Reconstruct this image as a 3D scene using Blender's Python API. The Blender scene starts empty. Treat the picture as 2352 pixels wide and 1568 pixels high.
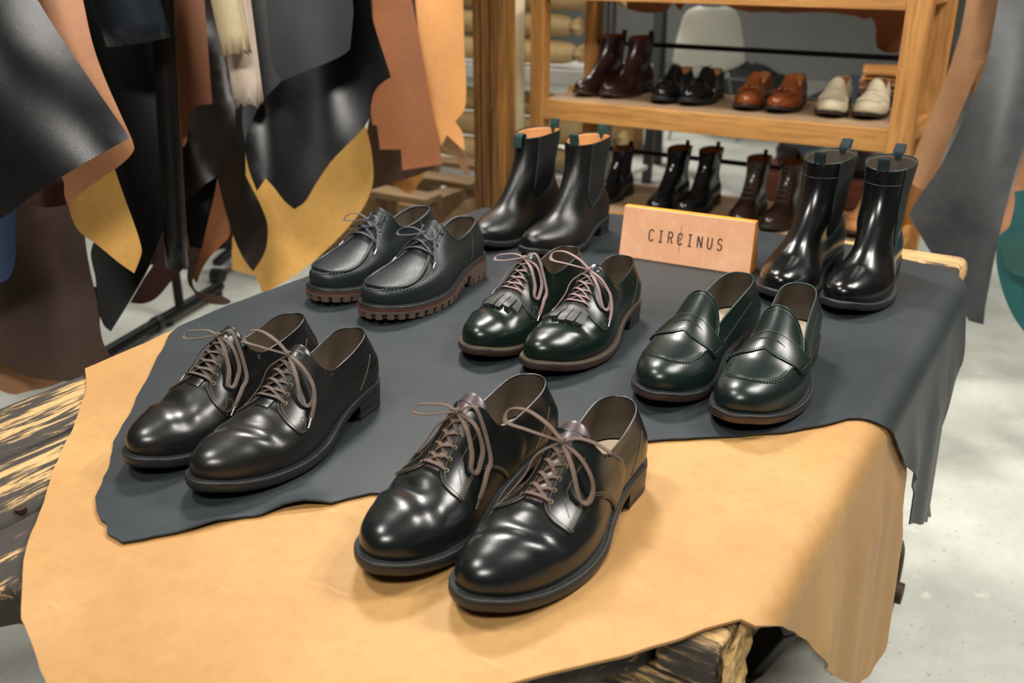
import bpy, bmesh, math, random
import numpy as np
from mathutils import Vector, Matrix
from mathutils.bvhtree import BVHTree
from mathutils.geometry import delaunay_2d_cdt
PI = math.pi
rnd = random.Random(7)
SC = bpy.context.scene
COL = SC.collection

# ---------------------------------------------------------------- helpers
def tag(o, label=None, cat=None, group=None, kind=None):
    if label: o['label'] = label
    if cat: o['category'] = cat
    if group: o['group'] = group
    if kind: o['kind'] = kind
    return o

def empty(name, loc=(0, 0, 0), rz=0.0):
    o = bpy.data.objects.new(name, None)
    o.empty_display_size = 0.05
    COL.objects.link(o)
    o.location = loc
    o.rotation_euler = (0, 0, rz)
    return o

def mk(name, verts, faces, mat=None, parent=None, smooth=True, sharp=None):
    me = bpy.data.meshes.new(name)
    me.from_pydata([tuple(map(float, v)) for v in verts], [], [tuple(int(i) for i in f) for f in faces])
    me.validate()
    if smooth:
        me.polygons.foreach_set('use_smooth', [True] * len(me.polygons))
    if sharp:
        me.set_sharp_from_angle(angle=math.radians(sharp))
    me.update()
    o = bpy.data.objects.new(name, me)
    COL.objects.link(o)
    if mat: me.materials.append(mat)
    if parent: o.parent = parent
    return o

def fix_normals(o):
    bm = bmesh.new(); bm.from_mesh(o.data)
    bmesh.ops.recalc_face_normals(bm, faces=bm.faces)
    bm.to_mesh(o.data); bm.free(); o.data.update()
    return o

class MB:
    """collects simple shapes into one mesh"""
    def __init__(s): s.v = []; s.f = []
    def add(s, v, f):
        n = len(s.v); s.v += [tuple(map(float, p)) for p in v]; s.f += [tuple(i + n for i in q) for q in f]
        return s
    def box(s, c, d, rot=None):
        c = Vector(c); h = [x / 2 for x in d]
        P = [Vector((sx * h[0], sy * h[1], sz * h[2])) for sx in (-1, 1) for sy in (-1, 1) for sz in (-1, 1)]
        if rot is not None: P = [rot @ p for p in P]
        s.add([p + c for p in P], [(0, 1, 3, 2), (4, 6, 7, 5), (0, 4, 5, 1), (2, 3, 7, 6), (0, 2, 6, 4), (1, 5, 7, 3)])
        return s
    def bar(s, a, b, w, h, up=(0, 0, 1)):
        a, b = Vector(a), Vector(b); d = b - a; L = d.length; d.normalize()
        u = Vector(up); r = d.cross(u)
        if r.length < 1e-4: r = d.cross(Vector((1, 0, 0)))
        r.normalize(); u = r.cross(d)
        return s.box((a + b) / 2, (w, L, h), Matrix((r, d, u)).transposed())
    def tube(s, pts, r, n=8, closed=False, cap=True):
        v, f = tube_geo(pts, r, n, closed, cap); return s.add(v, f)
    def build(s, name, mat=None, parent=None, smooth=True, sharp=35, bevel=0, seg=2):
        o = mk(name, s.v, s.f, mat, parent, smooth, sharp)
        if bevel:
            m = o.modifiers.new('bevel', 'BEVEL'); m.width = bevel; m.segments = seg; m.limit_method = 'ANGLE'
            m.harden_normals = False
        return o

def catmull(P, n=8, closed=False):
    P = [np.array(p, float) for p in P]
    m = len(P); out = []
    rng = range(m) if closed else range(m - 1)
    for i in rng:
        if closed:
            p0, p1, p2, p3 = P[(i - 1) % m], P[i], P[(i + 1) % m], P[(i + 2) % m]
        else:
            p1, p2 = P[i], P[i + 1]
            p0 = P[i - 1] if i > 0 else 2 * p1 - p2
            p3 = P[i + 2] if i + 2 < m else 2 * p2 - p1
        for k in range(n):
            t = k / n
            out.append(0.5 * ((2 * p1) + (-p0 + p2) * t + (2 * p0 - 5 * p1 + 4 * p2 - p3) * t * t + (-p0 + 3 * p1 - 3 * p2 + p3) * t ** 3))
    if not closed: out.append(P[-1])
    return np.array(out)

def resample(P, step, closed=False):
    P = np.array(P, float)
    if closed: P = np.vstack([P, P[:1]])
    d = np.linalg.norm(np.diff(P, axis=0), axis=1); s = np.concatenate([[0], np.cumsum(d)])
    n = max(2, int(round(s[-1] / step)) + 1)
    q = np.linspace(0, s[-1], n)
    R = np.stack([np.interp(q, s, P[:, k]) for k in range(P.shape[1])], 1)
    return R[:-1] if closed else R

def frames(P, closed=False):
    P = np.array(P, float)
    T = np.roll(P, -1, 0) - np.roll(P, 1, 0)
    if not closed:
        T[0] = P[1] - P[0]; T[-1] = P[-1] - P[-2]
    T /= np.linalg.norm(T, axis=1)[:, None] + 1e-12
    return P, T

def tube_geo(P, r, n=8, closed=False, cap=True):
    P, T = frames(P, closed); m = len(P)
    R = np.full(m, r) if np.isscalar(r) else np.array(r, float)
    u = np.cross(T[0], [0, 0, 1.0])
    if np.linalg.norm(u) < 1e-3: u = np.cross(T[0], [1.0, 0, 0])
    u /= np.linalg.norm(u)
    V = []
    for i in range(m):
        u = u - T[i] * u.dot(T[i]); u /= np.linalg.norm(u) + 1e-12
        w = np.cross(T[i], u)
        for k in range(n):
            a = 2 * PI * k / n
            V.append(P[i] + R[i] * (math.cos(a) * u + math.sin(a) * w))
    F = []
    for i in range(m if closed else m - 1):
        j = (i + 1) % m
        for k in range(n):
            l = (k + 1) % n
            F.append((i * n + k, i * n + l, j * n + l, j * n + k))
    if cap and not closed:
        F.append(tuple(range(n - 1, -1, -1))); F.append(tuple((m - 1) * n + k for k in range(n)))
    return V, F

def ribbon_geo(P, nrm, w, t, closed=False):
    """flat lace: section w wide, t thick, face normal nrm (per point)"""
    P, T = frames(P, closed); m = len(P); V = []
    N = np.array(nrm, float)
    if N.ndim == 1: N = np.tile(N, (m, 1))
    sec = [(-.5, -.25), (-.36, -.5), (.36, -.5), (.5, -.25), (.5, .25), (.36, .5), (-.36, .5), (-.5, .25)]
    for i in range(m):
        s = np.cross(T[i], N[i]); s /= np.linalg.norm(s) + 1e-9
        u = np.cross(s, T[i])
        for a, b in sec: V.append(P[i] + s * a * w + u * b * t)
    n = len(sec); F = []
    for i in range(m if closed else m - 1):
        j = (i + 1) % m
        for k in range(n):
            l = (k + 1) % n
            F.append((i * n + k, i * n + l, j * n + l, j * n + k))
    if not closed:
        F.append(tuple(range(n - 1, -1, -1))); F.append(tuple((m - 1) * n + k for k in range(n)))
    return V, F

class PCH:
    """monotone cubic interpolation through (x, y) pairs"""
    def __init__(s, pts):
        s.x = np.array([p[0] for p in pts], float); s.y = np.array([p[1] for p in pts], float)
        h = np.diff(s.x); d = np.diff(s.y) / h; m = np.zeros(len(s.x))
        for i in range(1, len(s.x) - 1):
            if d[i - 1] * d[i] > 0:
                w1 = 2 * h[i] + h[i - 1]; w2 = h[i] + 2 * h[i - 1]
                m[i] = (w1 + w2) / (w1 / d[i - 1] + w2 / d[i])
        m[0] = d[0]; m[-1] = d[-1]; s.m = m
    def __call__(s, q):
        q = np.clip(np.asarray(q, float), s.x[0], s.x[-1])
        i = np.clip(np.searchsorted(s.x, q) - 1, 0, len(s.x) - 2)
        h = s.x[i + 1] - s.x[i]; t = (q - s.x[i]) / h
        return ((1 + 2 * t) * (1 - t) ** 2 * s.y[i] + t * (1 - t) ** 2 * h * s.m[i] + t * t * (3 - 2 * t) * s.y[i + 1] + t * t * (t - 1) * h * s.m[i + 1])

def sstep(a, b, x):
    t = np.clip((np.asarray(x, float) - a) / (b - a), 0, 1); return t * t * (3 - 2 * t)

def pip(x, y, poly):
    c = False; n = len(poly); j = n - 1
    for i in range(n):
        xi, yi = poly[i]; xj, yj = poly[j]
        if (yi > y) != (yj > y) and x < (xj - xi) * (y - yi) / (yj - yi + 1e-15) + xi: c = not c
        j = i
    return c

def subdiv(poly, step):
    """cut an outline into short pieces, corners kept"""
    out = []; n = len(poly)
    for i in range(n):
        a = np.array(poly[i], float); b = np.array(poly[(i + 1) % n], float); m = max(1, int(round(np.linalg.norm(b - a) / step)))
        out += [a + (b - a) * k / m for k in range(m)]
    return np.array(out)

def soften(poly, n=5, lim=50):
    """smooth an outline between its sharp corners"""
    P = [np.array(p, float) for p in poly]; m = len(P); cor = []
    for i in range(m):
        a = P[i] - P[i - 1]; b = P[(i + 1) % m] - P[i]
        c = a.dot(b) / (np.linalg.norm(a) * np.linalg.norm(b) + 1e-9)
        la, lb = np.linalg.norm(a), np.linalg.norm(b)
        if math.degrees(math.acos(max(-1, min(1, c)))) > lim or max(la, lb) > 3 * min(la, lb): cor.append(i)
    if len(cor) < 2: return catmull(P, n, True)
    out = []
    for k, i in enumerate(cor):
        j = cor[(k + 1) % len(cor)]; j = j if j > i else j + m
        out += list(catmull([P[q % m] for q in range(i, j + 1)], n)[:-1])
    return np.array(out)

def fill2d(poly, step, keep=False):
    """triangulate a 2-D outline with interior points; returns verts2d, tris, boundary"""
    B = np.array(poly, float) if keep else resample(poly, step, True)
    pl = [tuple(p) for p in B]
    x0, y0 = B.min(0); x1, y1 = B.max(0)
    pts = list(pl); bx = np.array(pl)
    nx = int((x1 - x0) / step) + 1; ny = int((y1 - y0) / (step * .87)) + 1
    for j in range(ny + 1):
        for i in range(nx + 1):
            x = x0 + (i + .5 * (j % 2)) * step; y = y0 + j * step * .87
            if pip(x, y, pl) and np.min((bx[:, 0] - x) ** 2 + (bx[:, 1] - y) ** 2) > (.45 * step) ** 2:
                pts.append((x, y))
    n = len(pl)
    r = delaunay_2d_cdt([Vector(p) for p in pts], [(i, (i + 1) % n) for i in range(n)], [], 1, 1e-7)
    vs, _, fs, ov = r[0], r[1], r[2], r[3]
    bidx = [None] * n
    for k, o in enumerate(ov):
        for q in o:
            if q < n and bidx[q] is None: bidx[q] = k
    bidx = [b for b in bidx if b is not None]
    return np.array([tuple(v) for v in vs]), [tuple(f) for f in fs], bidx
# ---------------------------------------------------------------- materials
class NT:
    def __init__(s, name):
        m = bpy.data.materials.new(name); m.use_nodes = True
        s.m = m; s.t = m.node_tree; s.n = s.t.nodes; s.l = s.t.links
        s.b = s.n['Principled BSDF']
        s.tc = s.n.new('ShaderNodeTexCoord')
    def node(s, typ, **kw):
        n = s.n.new(typ)
        for k, v in kw.items():
            if k in ('operation', 'blend_type', 'data_type', 'noise_dimensions', 'feature', 'wave_type', 'bands_direction', 'distance', 'wave_profile', 'noise_type'): setattr(n, k, v)
            else: n.inputs[k].default_value = v
        return n
    def link(s, a, b): s.l.new(a, b)
    def map(s, scale=(1, 1, 1), coord='Object', rot=(0, 0, 0)):
        n = s.n.new('ShaderNodeMapping'); n.inputs['Scale'].default_value = scale; n.inputs['Rotation'].default_value = rot
        s.link(s.tc.outputs[coord], n.inputs['Vector']); return n.outputs['Vector']
    def noise(s, vec, scale, detail=4, rough=.55, dist=0):
        n = s.node('ShaderNodeTexNoise', Scale=scale, Detail=detail, Roughness=rough, Distortion=dist); s.link(vec, n.inputs['Vector']); return n.outputs['Fac']
    def ramp(s, fac, stops):
        n = s.n.new('ShaderNodeValToRGB'); e = n.color_ramp.elements
        while len(e) < len(stops): e.new(.5)
        for q, (p, c) in zip(e, stops):
            q.position = p; q.color = (*c, 1) if len(c) == 3 else c
        s.link(fac, n.inputs['Fac']); return n.outputs['Color']
    def mix(s, fac, a, b, typ='MIX'):
        n = s.n.new('ShaderNodeMix'); n.data_type = 'RGBA'; n.blend_type = typ
        if isinstance(fac, (int, float)): n.inputs[0].default_value = fac
        else: s.link(fac, n.inputs[0])
        for i, c in ((6, a), (7, b)):
            if isinstance(c, (tuple, list)): n.inputs[i].default_value = (*c, 1)
            else: s.link(c, n.inputs[i])
        return n.outputs[2]
    def mth(s, op, a, b=0.5):
        n = s.n.new('ShaderNodeMath'); n.operation = op
        for i, c in ((0, a), (1, b)):
            if isinstance(c, (int, float)): n.inputs[i].default_value = c
            else: s.link(c, n.inputs[i])
        return n.outputs[0]
    def bump(s, h, strength=.3, dist=.001, prev=None):
        n = s.node('ShaderNodeBump', Strength=strength, Distance=dist); s.link(h, n.inputs['Height'])
        if prev: s.link(prev, n.inputs['Normal'])
        return n.outputs['Normal']
    def set(s, **kw):
        for k, v in kw.items():
            i = s.b.inputs[k.replace('_', ' ')]
            if isinstance(v, (int, float)): i.default_value = v
            elif isinstance(v, (tuple, list)): i.default_value = (*v, 1) if len(v) == 3 and i.type == 'RGBA' else v
            else: s.link(v, i)
        return s

def srgb(r, g, b):
    f = lambda c: ((c / 255 + .055) / 1.055) ** 2.4 if c > 10 else c / 255 / 12.92
    return (f(r), f(g), f(b))

MAT = {}
def leather(name, c1, c2, rough=.4, coat=0.0, crough=.25, grain=900, gstr=.15, gdist=.0004, pebble=0, var=14, spec=.5):
    """c1/c2: dye variation; grain: fine pore bump; pebble: shrunken-grain bump"""
    t = NT(name); v = t.map()
    n = t.noise(v, var, 5, .6)
    t.set(Base_Color=t.mix(t.ramp(n, [(.3, (0, 0, 0)), (.7, (1, 1, 1))]), c1, c2))
    r = t.noise(v, var * 3, 4, .6)
    t.set(Roughness=t.mth('ADD', t.mth('MULTIPLY', r, .05), rough - .025), Specular_IOR_Level=spec)
    nb = t.bump(t.noise(v, grain, 3, .6), gstr, gdist)
    if pebble:
        vo = t.node('ShaderNodeTexVoronoi', Scale=pebble, feature='SMOOTH_F1'); t.link(v, vo.inputs['Vector'])
        nb = t.bump(vo.outputs['Distance'], .34, .0009, nb)
    t.set(Normal=nb)
    if coat: t.set(Coat_Weight=coat, Coat_Roughness=crough)
    MAT[name] = t.m; return t.m

def plain(name, c, rough=.5, metal=0.0, bump=0, bscale=300, spec=.5, var=0):
    t = NT(name); v = t.map()
    if var:
        n = t.noise(v, 20, 5); t.set(Base_Color=t.mix(n, tuple(x * (1 - var) for x in c), tuple(min(1, x * (1 + var)) for x in c)))
    else: t.set(Base_Color=c)
    t.set(Roughness=rough, Metallic=metal, Specular_IOR_Level=spec)
    if bump: t.set(Normal=t.bump(t.noise(v, bscale, 4), bump, .001))
    MAT[name] = t.m; return t.m

leather('calf_black', (.004, .0045, .0045), (.008, .009, .009), .32)
leather('calf_black_green', (.0042, .0055, .0053), (.0068, .0092, .0087), .27)
leather('calf_dull', (.006, .006, .006), (.010, .010, .0095), .31)
leather('calf_green', (.0028, .0066, .005), (.004, .0115, .008), .29)
leather('loafer_green', (.004, .0085, .0072), (.0055, .0125, .0102), .31)
leather('grain_lug', (.010, .0135, .0145), (.015, .020, .021), .40, 0, .3, pebble=760, spec=.4)
leather('grain_boot', (.005, .005, .0045), (.008, .008, .0075), .30, 0, .3, pebble=800, spec=.5)
leather('calf_boot', (.003, .0032, .0032), (.005, .0055, .0055), .22)
leather('lining_brown', (.045, .033, .022), (.062, .046, .030), .6, grain=500, gstr=.3)
leather('lining_tan', (.50, .22, .07), (.58, .28, .10), .6)
leather('suede_lining', (.075, .058, .045), (.10, .08, .062), .85, spec=.2)
leather('tongue_brown', (.045, .028, .028), (.065, .042, .042), .38, .2)
leather('kiltie_grey', (.035, .037, .033), (.05, .052, .047), .5)
plain('insole_cream', srgb(238, 214, 186), .6)
plain('sole_black', (.012, .012, .012), .38, var=.3)
plain('sole_rubber', (.013, .013, .0135), .5, bump=.1)
plain('sole_brown', (.034, .017, .012), .35, var=.45)
plain('sole_dark', (.022, .015, .011), .36, var=.4)
plain('lug_brown', (.085, .058, .045), .55, var=.2)
plain('lug_mid', (.065, .026, .018), .4, var=.3)
plain('welt_black', (.012, .014, .014), .45, bump=.6, bscale=900)
plain('welt_brown', (.048, .036, .027), .5, bump=.5, bscale=900)
plain('thread_black', (.02, .022, .022), .5)
plain('thread_tan', (.12, .085, .045), .6)
plain('thread_green', (.05, .075, .06), .6)
plain('edge_bead', (.045, .038, .03), .4)
plain('edge_raw', (.30, .22, .14), .6)
plain('edge_green', (.010, .027, .022), .35)
plain('brass', (.55, .38, .14), .35, 1.0)
plain('eyelet_dark', (.20, .15, .08), .4, 1.0)
plain('silver', (.5, .5, .52), .32, 1.0)
plain('elastic_black', (.012, .012, .012), .75, bump=.5, bscale=1200, spec=.25)
plain('webbing_green', (.022, .052, .048), .8, bump=.4, bscale=1500, spec=.2)
plain('webbing_black', (.012, .022, .024), .8, bump=.4, bscale=1500, spec=.2)
def lace_mat(name, c):
    t = NT(name); v = t.map()
    w = t.node('ShaderNodeTexVoronoi', Scale=1300.0); t.link(v, w.inputs['Vector'])
    n = t.noise(v, 60, 3)
    t.set(Base_Color=t.mix(n, tuple(x * .8 for x in c), tuple(x * 1.2 for x in c)), Roughness=.75, Specular_IOR_Level=.25,
          Normal=t.bump(w.outputs['Distance'], .5, .0006))
    MAT[name] = t.m
lace_mat('lace_brown', (.105, .072, .055)); lace_mat('lace_taupe', (.14, .098, .078)); lace_mat('lace_pink', (.23, .16, .155)); lace_mat('lace_grey', (.085, .08, .095)); lace_mat('lace_black', (.01, .01, .01)); lace_mat('lace_beige', (.10, .075, .06))
# ---------------------------------------------------------------- the shoe builder
# local shoe space: y from heel (0) to toe (L), z up from the ground, +x = outer side of a right shoe; mir=-1 gives a left shoe
LOW = dict(
    L=.300,
    zb=[(0, .034), (.05, .0315), (.09, .026), (.13, .0185), (.17, .0130), (.205, .0115), (.24, .0135), (.275, .0195), (.30, .026)],
    yb=[(0, .002), (.012, -.002), (.026, -.002), (.04, .003), (.056, .010), (.075, .015), (.11, .017)],
    yf=[(0, .300), (.008, .3022), (.016, .301), (.024, .2965), (.031, .289), (.037, .2785), (.042, .264), (.0465, .243), (.052, .220), (.058, .201), (.066, .184), (.076, .167), (.088, .149), (.10, .135), (.115, .126)],
    wl=[(0, .030), (.035, .0315), (.08, .0315), (.12, .036), (.165, .047), (.195, .0505), (.225, .0495), (.26, .0465), (.30, .044)],
    wm=[(0, .030), (.035, .0315), (.08, .0300), (.12, .0295), (.165, .0385), (.205, .0465), (.23, .0470), (.26, .0445), (.30, .0425)],
    xc=[(0, .002), (.08, .003), (.15, .003), (.2, .000), (.25, -.004), (.30, -.008)],
    bul=[(0, 1.0), (.012, 1.06), (.024, 1.05), (.036, .97), (.05, .87), (.07, .77), (.1, .70)],
    tk=[(0, 7.5), (.02, 7.0), (.035, 5.5), (.05, 4.2), (.08, 3.2)], te=.50,
    wsh=[(0, .036), (.06, .0335), (.08, .0285), (.1, .026)], sb=(.045, .10),
    htop=[(0, .066), (.06, .066), (.18, .0615), (.34, .0565), (.47, .0570), (.62, .0650), (.80, .0795), (.94, .0905), (1, .0935)],
    heelr=.030, thick=.0102, ext=.0062, exth=.0022, heel=.072, zt=.0)
BOOT = dict(LOW)
BOOT.update(
    yb=[(0, .002), (.012, -.003), (.03, -.004), (.05, .001), (.075, .010), (.10, .012), (.13, .008), (.17, .003), (.20, .000)],
    yf=[(0, .300), (.008, .302), (.018, .300), (.027, .293), (.035, .282), (.041, .267), (.046, .249), (.052, .228), (.060, .209), (.070, .193), (.082, .178), (.097, .163), (.115, .150), (.14, .139), (.17, .133), (.20, .131)],
    wsh=[(0, .038), (.06, .036), (.09, .034), (.115, .034), (.15, .0375), (.18, .041), (.20, .042)], sb=(.04, .095),
    htop=[(0, .178), (1, .178)])

class Shoe:
    def __init__(s, P, mir=1, N=52, R=44, root=None, crease=None):
        s.P = P; s.mir = mir; s.N = N; s.root = root
        s.L = P['L']
        for k in ('zb', 'yb', 'yf', 'wl', 'wm', 'xc', 'bul', 'tk', 'wsh', 'htop'): setattr(s, k, PCH(P[k]))
        v = (1 - np.cos(np.linspace(0, PI, N + 1))) / 2
        s.V = np.concatenate([v, v[1:-1][::-1]]); s.S = np.concatenate([np.ones(N + 1), -np.ones(N - 1)])
        s.S[0] = s.S[N] = 0.0
        s.M = 2 * N
        t = np.linspace(0, 1, R) ** 1.0
        G = np.zeros((R, s.M, 3))
        for i in range(R):
            G[i] = s.F(s.V, t[i] * s.htop(s.V), s.S)
        # light fairing keeps the highlights clean
        for _ in range(6):
            A = G.copy()
            avg = (np.roll(G, 1, 1) + np.roll(G, -1, 1)) / 2
            A[1:-1] = .5 * G[1:-1] + .25 * avg[1:-1] + .125 * (G[:-2] + G[2:])[:, :, :]
            A[0] = G[0]; A[-1] = .6 * G[-1] + .4 * avg[-1]
            G = A
        s.G = G
        if crease: s.crease(crease)
        F = []
        for i in range(R - 1):
            for j in range(s.M):
                k = (j + 1) % s.M
                F.append((i * s.M + j, i * s.M + k, (i + 1) * s.M + k, (i + 1) * s.M + j))
        s.faces = F; s.R = R
        s.verts = s.G.reshape(-1, 3)
        s.bvh = BVHTree.FromPolygons([tuple(p) for p in s.verts], F)
    def F(s, v, h, side):
        v = np.asarray(v, float); h = np.asarray(h, float)
        yb = s.yb(h); yf = s.yf(h); y = yb + v * (yf - yb)
        W = np.where(side >= 0, s.wl(y), s.wm(y))
        k = s.tk(h); tip = np.clip(1 - v ** k, 0, 1) ** s.P['te']
        vh = s.P['heelr'] / (yf - yb)
        hr = np.sqrt(np.clip(1 - np.clip((vh - v) / vh, 0, 1) ** 2, 0, 1))
        wf = W * s.bul(h) * tip * hr
        ws = s.wsh(h) * np.clip(1 - np.abs(2 * v - 1) ** 2.2, 0, 1) ** .5
        b = sstep(*s.P['sb'], h)
        w = wf * (1 - b) + ws * b
        x = s.xc(y) * (1 - .5 * b) + side * w
        zbm = s.zb(y) * (1 - b) + b * np.minimum(s.zb(y), .03) * .5 + b * .5 * .028
        return np.stack([x, y, zbm + h], -1)
    def crease(s, C):
        """C: list of (x0,y0,x1,y1,width,depth) wrinkles pressed into the vamp in plan"""
        G = s.G; N = np.zeros_like(G)
        N[1:-1] = np.cross(np.roll(G, -1, 1)[1:-1] - np.roll(G, 1, 1)[1:-1], G[2:] - G[:-2])
        N /= np.linalg.norm(N, axis=2)[:, :, None] + 1e-12
        for (x0, y0, x1, y1, w, d) in C:
            a = np.array([x0, y0]); b = np.array([x1, y1]); L = np.linalg.norm(b - a); u = (b - a) / L; n = np.array([-u[1], u[0]])
            q = G[:, :, :2] - a
            al = (q @ u) / L; di = q @ n
            fall = np.clip(1 - (2 * al - 1) ** 2, 0, 1) ** 1.0
            di = di + .004 * np.sin(al * 3)
            dd = d * fall * (np.exp(-(di / w) ** 2) - .55 * np.exp(-((di - 1.9 * w) / (1.3 * w)) ** 2) - .35 * np.exp(-((di + 1.9 * w) / (1.3 * w)) ** 2))
            top = sstep(.02, .035, G[:, :, 2] - s.zb(G[:, :, 1]))
            G -= N * (dd * top)[:, :, None]
        for _ in range(3):
            G[1:-1] = .5 * G[1:-1] + .125 * (np.roll(G, 1, 1)[1:-1] + np.roll(G, -1, 1)[1:-1] + G[:-2] + G[2:])
    # point on the upper from (y, psi degrees) with outward offset
    def sp(s, y, psi, off=0.0):
        sg = 1 if psi >= 0 else -1; a = abs(psi)
        y = float(y)
        for _ in range(40):
            r = math.radians(a) * sg
            o = Vector((float(s.xc(y)), y, float(s.zb(y)) + .008)); d = Vector((math.sin(r), 0, math.cos(r)))
            loc, n, i, _d = s.bvh.ray_cast(o, d, .4)
            if loc is not None:
                if n.dot(d) < 0: n = -n
                return np.array(loc) + np.array(n) * off, np.array(n)
            a += 1.5
            if a > 100: break
        return np.array((sg * .03, y, .03)), np.array((sg, 0, 0.))
    def sz(s, y, zs, off=0.0):
        """side point of a shaft: zs = height, signed by side"""
        sg = 1 if zs >= 0 else -1
        loc, n, i, _ = s.bvh.ray_cast(Vector((float(s.xc(y)) * .5, y, abs(zs))), Vector((sg, 0, 0)), .2)
        if loc is None: return np.array((sg * .002, y, abs(zs))), np.array((sg, 0, 0.))
        if n.x * sg < 0: n = -n
        return np.array(loc) + np.array(n) * off, np.array(n)
    def sf(s, z, ang, off=0.0, yc=.075):
        """point of a shaft from height and angle (0 = front)"""
        a = math.radians(ang); d = Vector((math.sin(a), math.cos(a), 0))
        loc, n, i, _ = s.bvh.ray_cast(Vector((0, yc, z)), d, .3)
        if loc is None: return np.array((0, yc, z)) + np.array(d) * .04, np.array(d)
        if n.dot(d) < 0: n = -n
        return np.array(loc) + np.array(n) * off, np.array(n)
    def top(s, x, y, off=0.0):
        loc, n, i, d = s.bvh.ray_cast(Vector((x, y, .4)), Vector((0, 0, -1)), .6)
        if loc is None: return np.array((x, y, .05)), np.array((0, 0, 1.))
        if n.z < 0: n = -n
        return np.array(loc) + np.array(n) * off, np.array(n)
    def path(s, pts, off=0.0, n=8, closed=False, fn=None):
        c = catmull(pts, n, closed)
        r = [(fn or s.sp)(p[0], p[1], off if len(p) < 3 else off + p[2]) for p in c]
        return np.array([q[0] for q in r]), np.array([q[1] for q in r])
    def out(s, name, V, F, mat, parent=None, smooth=True, sharp=None):
        V = np.array(V, float).copy()
        if s.mir < 0: V[:, 0] *= -1; F = [tuple(reversed(f)) for f in F]
        return mk(name, V, F, MAT[mat] if isinstance(mat, str) else mat, parent or s.root, smooth, sharp)
    def upper(s, mat, name='upper'):
        s.up = s.out(name, s.verts, s.faces, mat); return s.up
    def normals(s):
        G = s.G; du = np.roll(G, -1, 1) - np.roll(G, 1, 1); dv = np.gradient(G, axis=0)
        n = np.cross(du, dv); n /= np.linalg.norm(n, axis=2)[:, :, None] + 1e-12
        return n
    def lining(s, mat, binding=None, t0=.12, d=.0022, br=.0013, insole='insole_cream'):
        n = s.normals(); i0 = int(s.R * t0)
        G = s.G[i0:] - n[i0:] * d
        G[-1] = s.G[-1]
        R = len(G); F = []
        for i in range(R - 1):
            for j in range(s.M):
                k = (j + 1) % s.M
                F.append((i * s.M + k, i * s.M + j, (i + 1) * s.M + j, (i + 1) * s.M + k))
        s.out('lining', G.reshape(-1, 3), F, mat)
        # insole: strip across the cup
        i = 2; A = s.G[i] - n[i] * .001
        Vv = []; Fv = []
        for j in range(s.N + 1):
            k = (-j) % s.M
            a, b = A[j].copy(), A[k].copy()
            z = float(s.zb(a[1])) + .006
            a[2] = b[2] = z
            for q in (0, .25, .5, .75, 1): Vv.append(a * (1 - q) + b * q)
        for j in range(s.N):
            for q in range(4):
                a = j * 5 + q; Fv.append((a, a + 1, a + 6, a + 5))
        s.out('insole', Vv, [tuple(reversed(f)) for f in Fv], insole)
        if binding:
            P = s.G[-1] - n[-2] * d * .5
            V, F = tube_geo(P, br, 8, True); s.out('topline_binding', V, F, binding)
    def outline(s, off):
        B = s.F(s.V, np.zeros(s.M) + .002, s.S)
        t = np.roll(B, -1, 0) - np.roll(B, 1, 0); nn = np.stack([t[:, 1], -t[:, 0]], 1)
        nn /= np.linalg.norm(nn, axis=1)[:, None] + 1e-12
        c = B[:, :2].mean(0)
        if np.sum(nn * (B[:, :2] - c)) < 0: nn = -nn
        Q = B.copy(); Q[:, :2] += nn * np.asarray(off).reshape(-1, 1); return Q
    def ext(s):
        y = s.F(s.V, np.zeros(s.M) + .002, s.S)[:, 1]
        P = s.P
        return P['exth'] + (P['ext'] - P['exth']) * sstep(.05, .15, y)
    def rings(s, rings, cap0=None, cap1=None, sel=None):
        """rings: list of point loops of equal length -> quads; caps strip across the loop"""
        m = len(rings[0]); V = np.concatenate(rings); F = []
        for i in range(len(rings) - 1):
            for j in range(m):
                k = (j + 1) % m
                F.append((i * m + j, (i + 1) * m + j, (i + 1) * m + k, i * m + k))
        N = m // 2
        def cap(o, flip):
            for j in range(N):
                a, b, c, d = o + j, o + (j + 1), o + ((-(j + 1)) % m), o + ((-j) % m)
                f = [a, b, c, d]; f = [f[i] for i in range(4) if f[i] not in f[:i]]
                if len(f) > 2: F.append(tuple(reversed(f)) if flip else tuple(f))
        if cap0: cap(0, False)
        if cap1: cap((len(rings) - 1) * m, True)
        return V, F
    def sole(s, sole='sole_black', welt='welt_black', heel='sole_black', stitch='thread_black', weltt=.003, beads=True, lift=None):
        P = s.P; e = s.ext(); th = P['thick']
        def ring(off, dz):
            Q = s.outline(off); Q[:, 2] = s.zb(Q[:, 1].clip(0, s.L)) + dz; return Q
        # welt strip
        w = [ring(-.004, .0022), ring(.0004, .0022), ring(e - .0008, .0016), ring(e, .0008), ring(e, -weltt + .001)]
        V, F = s.rings(w); s.out('welt', V, F, welt, sharp=50)
        z1 = -weltt + .001
        rr = [ring(e - .002, z1), ring(e + .0004, z1 - .0004), ring(e + .0006, z1 - .003), ring(e + .0002, -th + .0014), ring(e - .0012, -th)]
        V, F = s.rings(rr, cap1=True); s.out('outsole', V, F, sole, sharp=50)
        if stitch:
            mb = MB(); Q = resample(ring(np.maximum(e * .55, .0012), .0023), .0034, True); Q2, T = frames(Q, True)
            for a, t in zip(Q2, T):
                if a[1] < .035 and abs(a[1]) < .03: continue
                mb.bar(a - t * .0012 - np.cross(t, [0, 0, .0006]), a + t * .0012 + np.cross(t, [0, 0, .0006]), .0014, .0015)
            s.out('welt_stitching', mb.v, mb.f, stitch, smooth=False)
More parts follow.
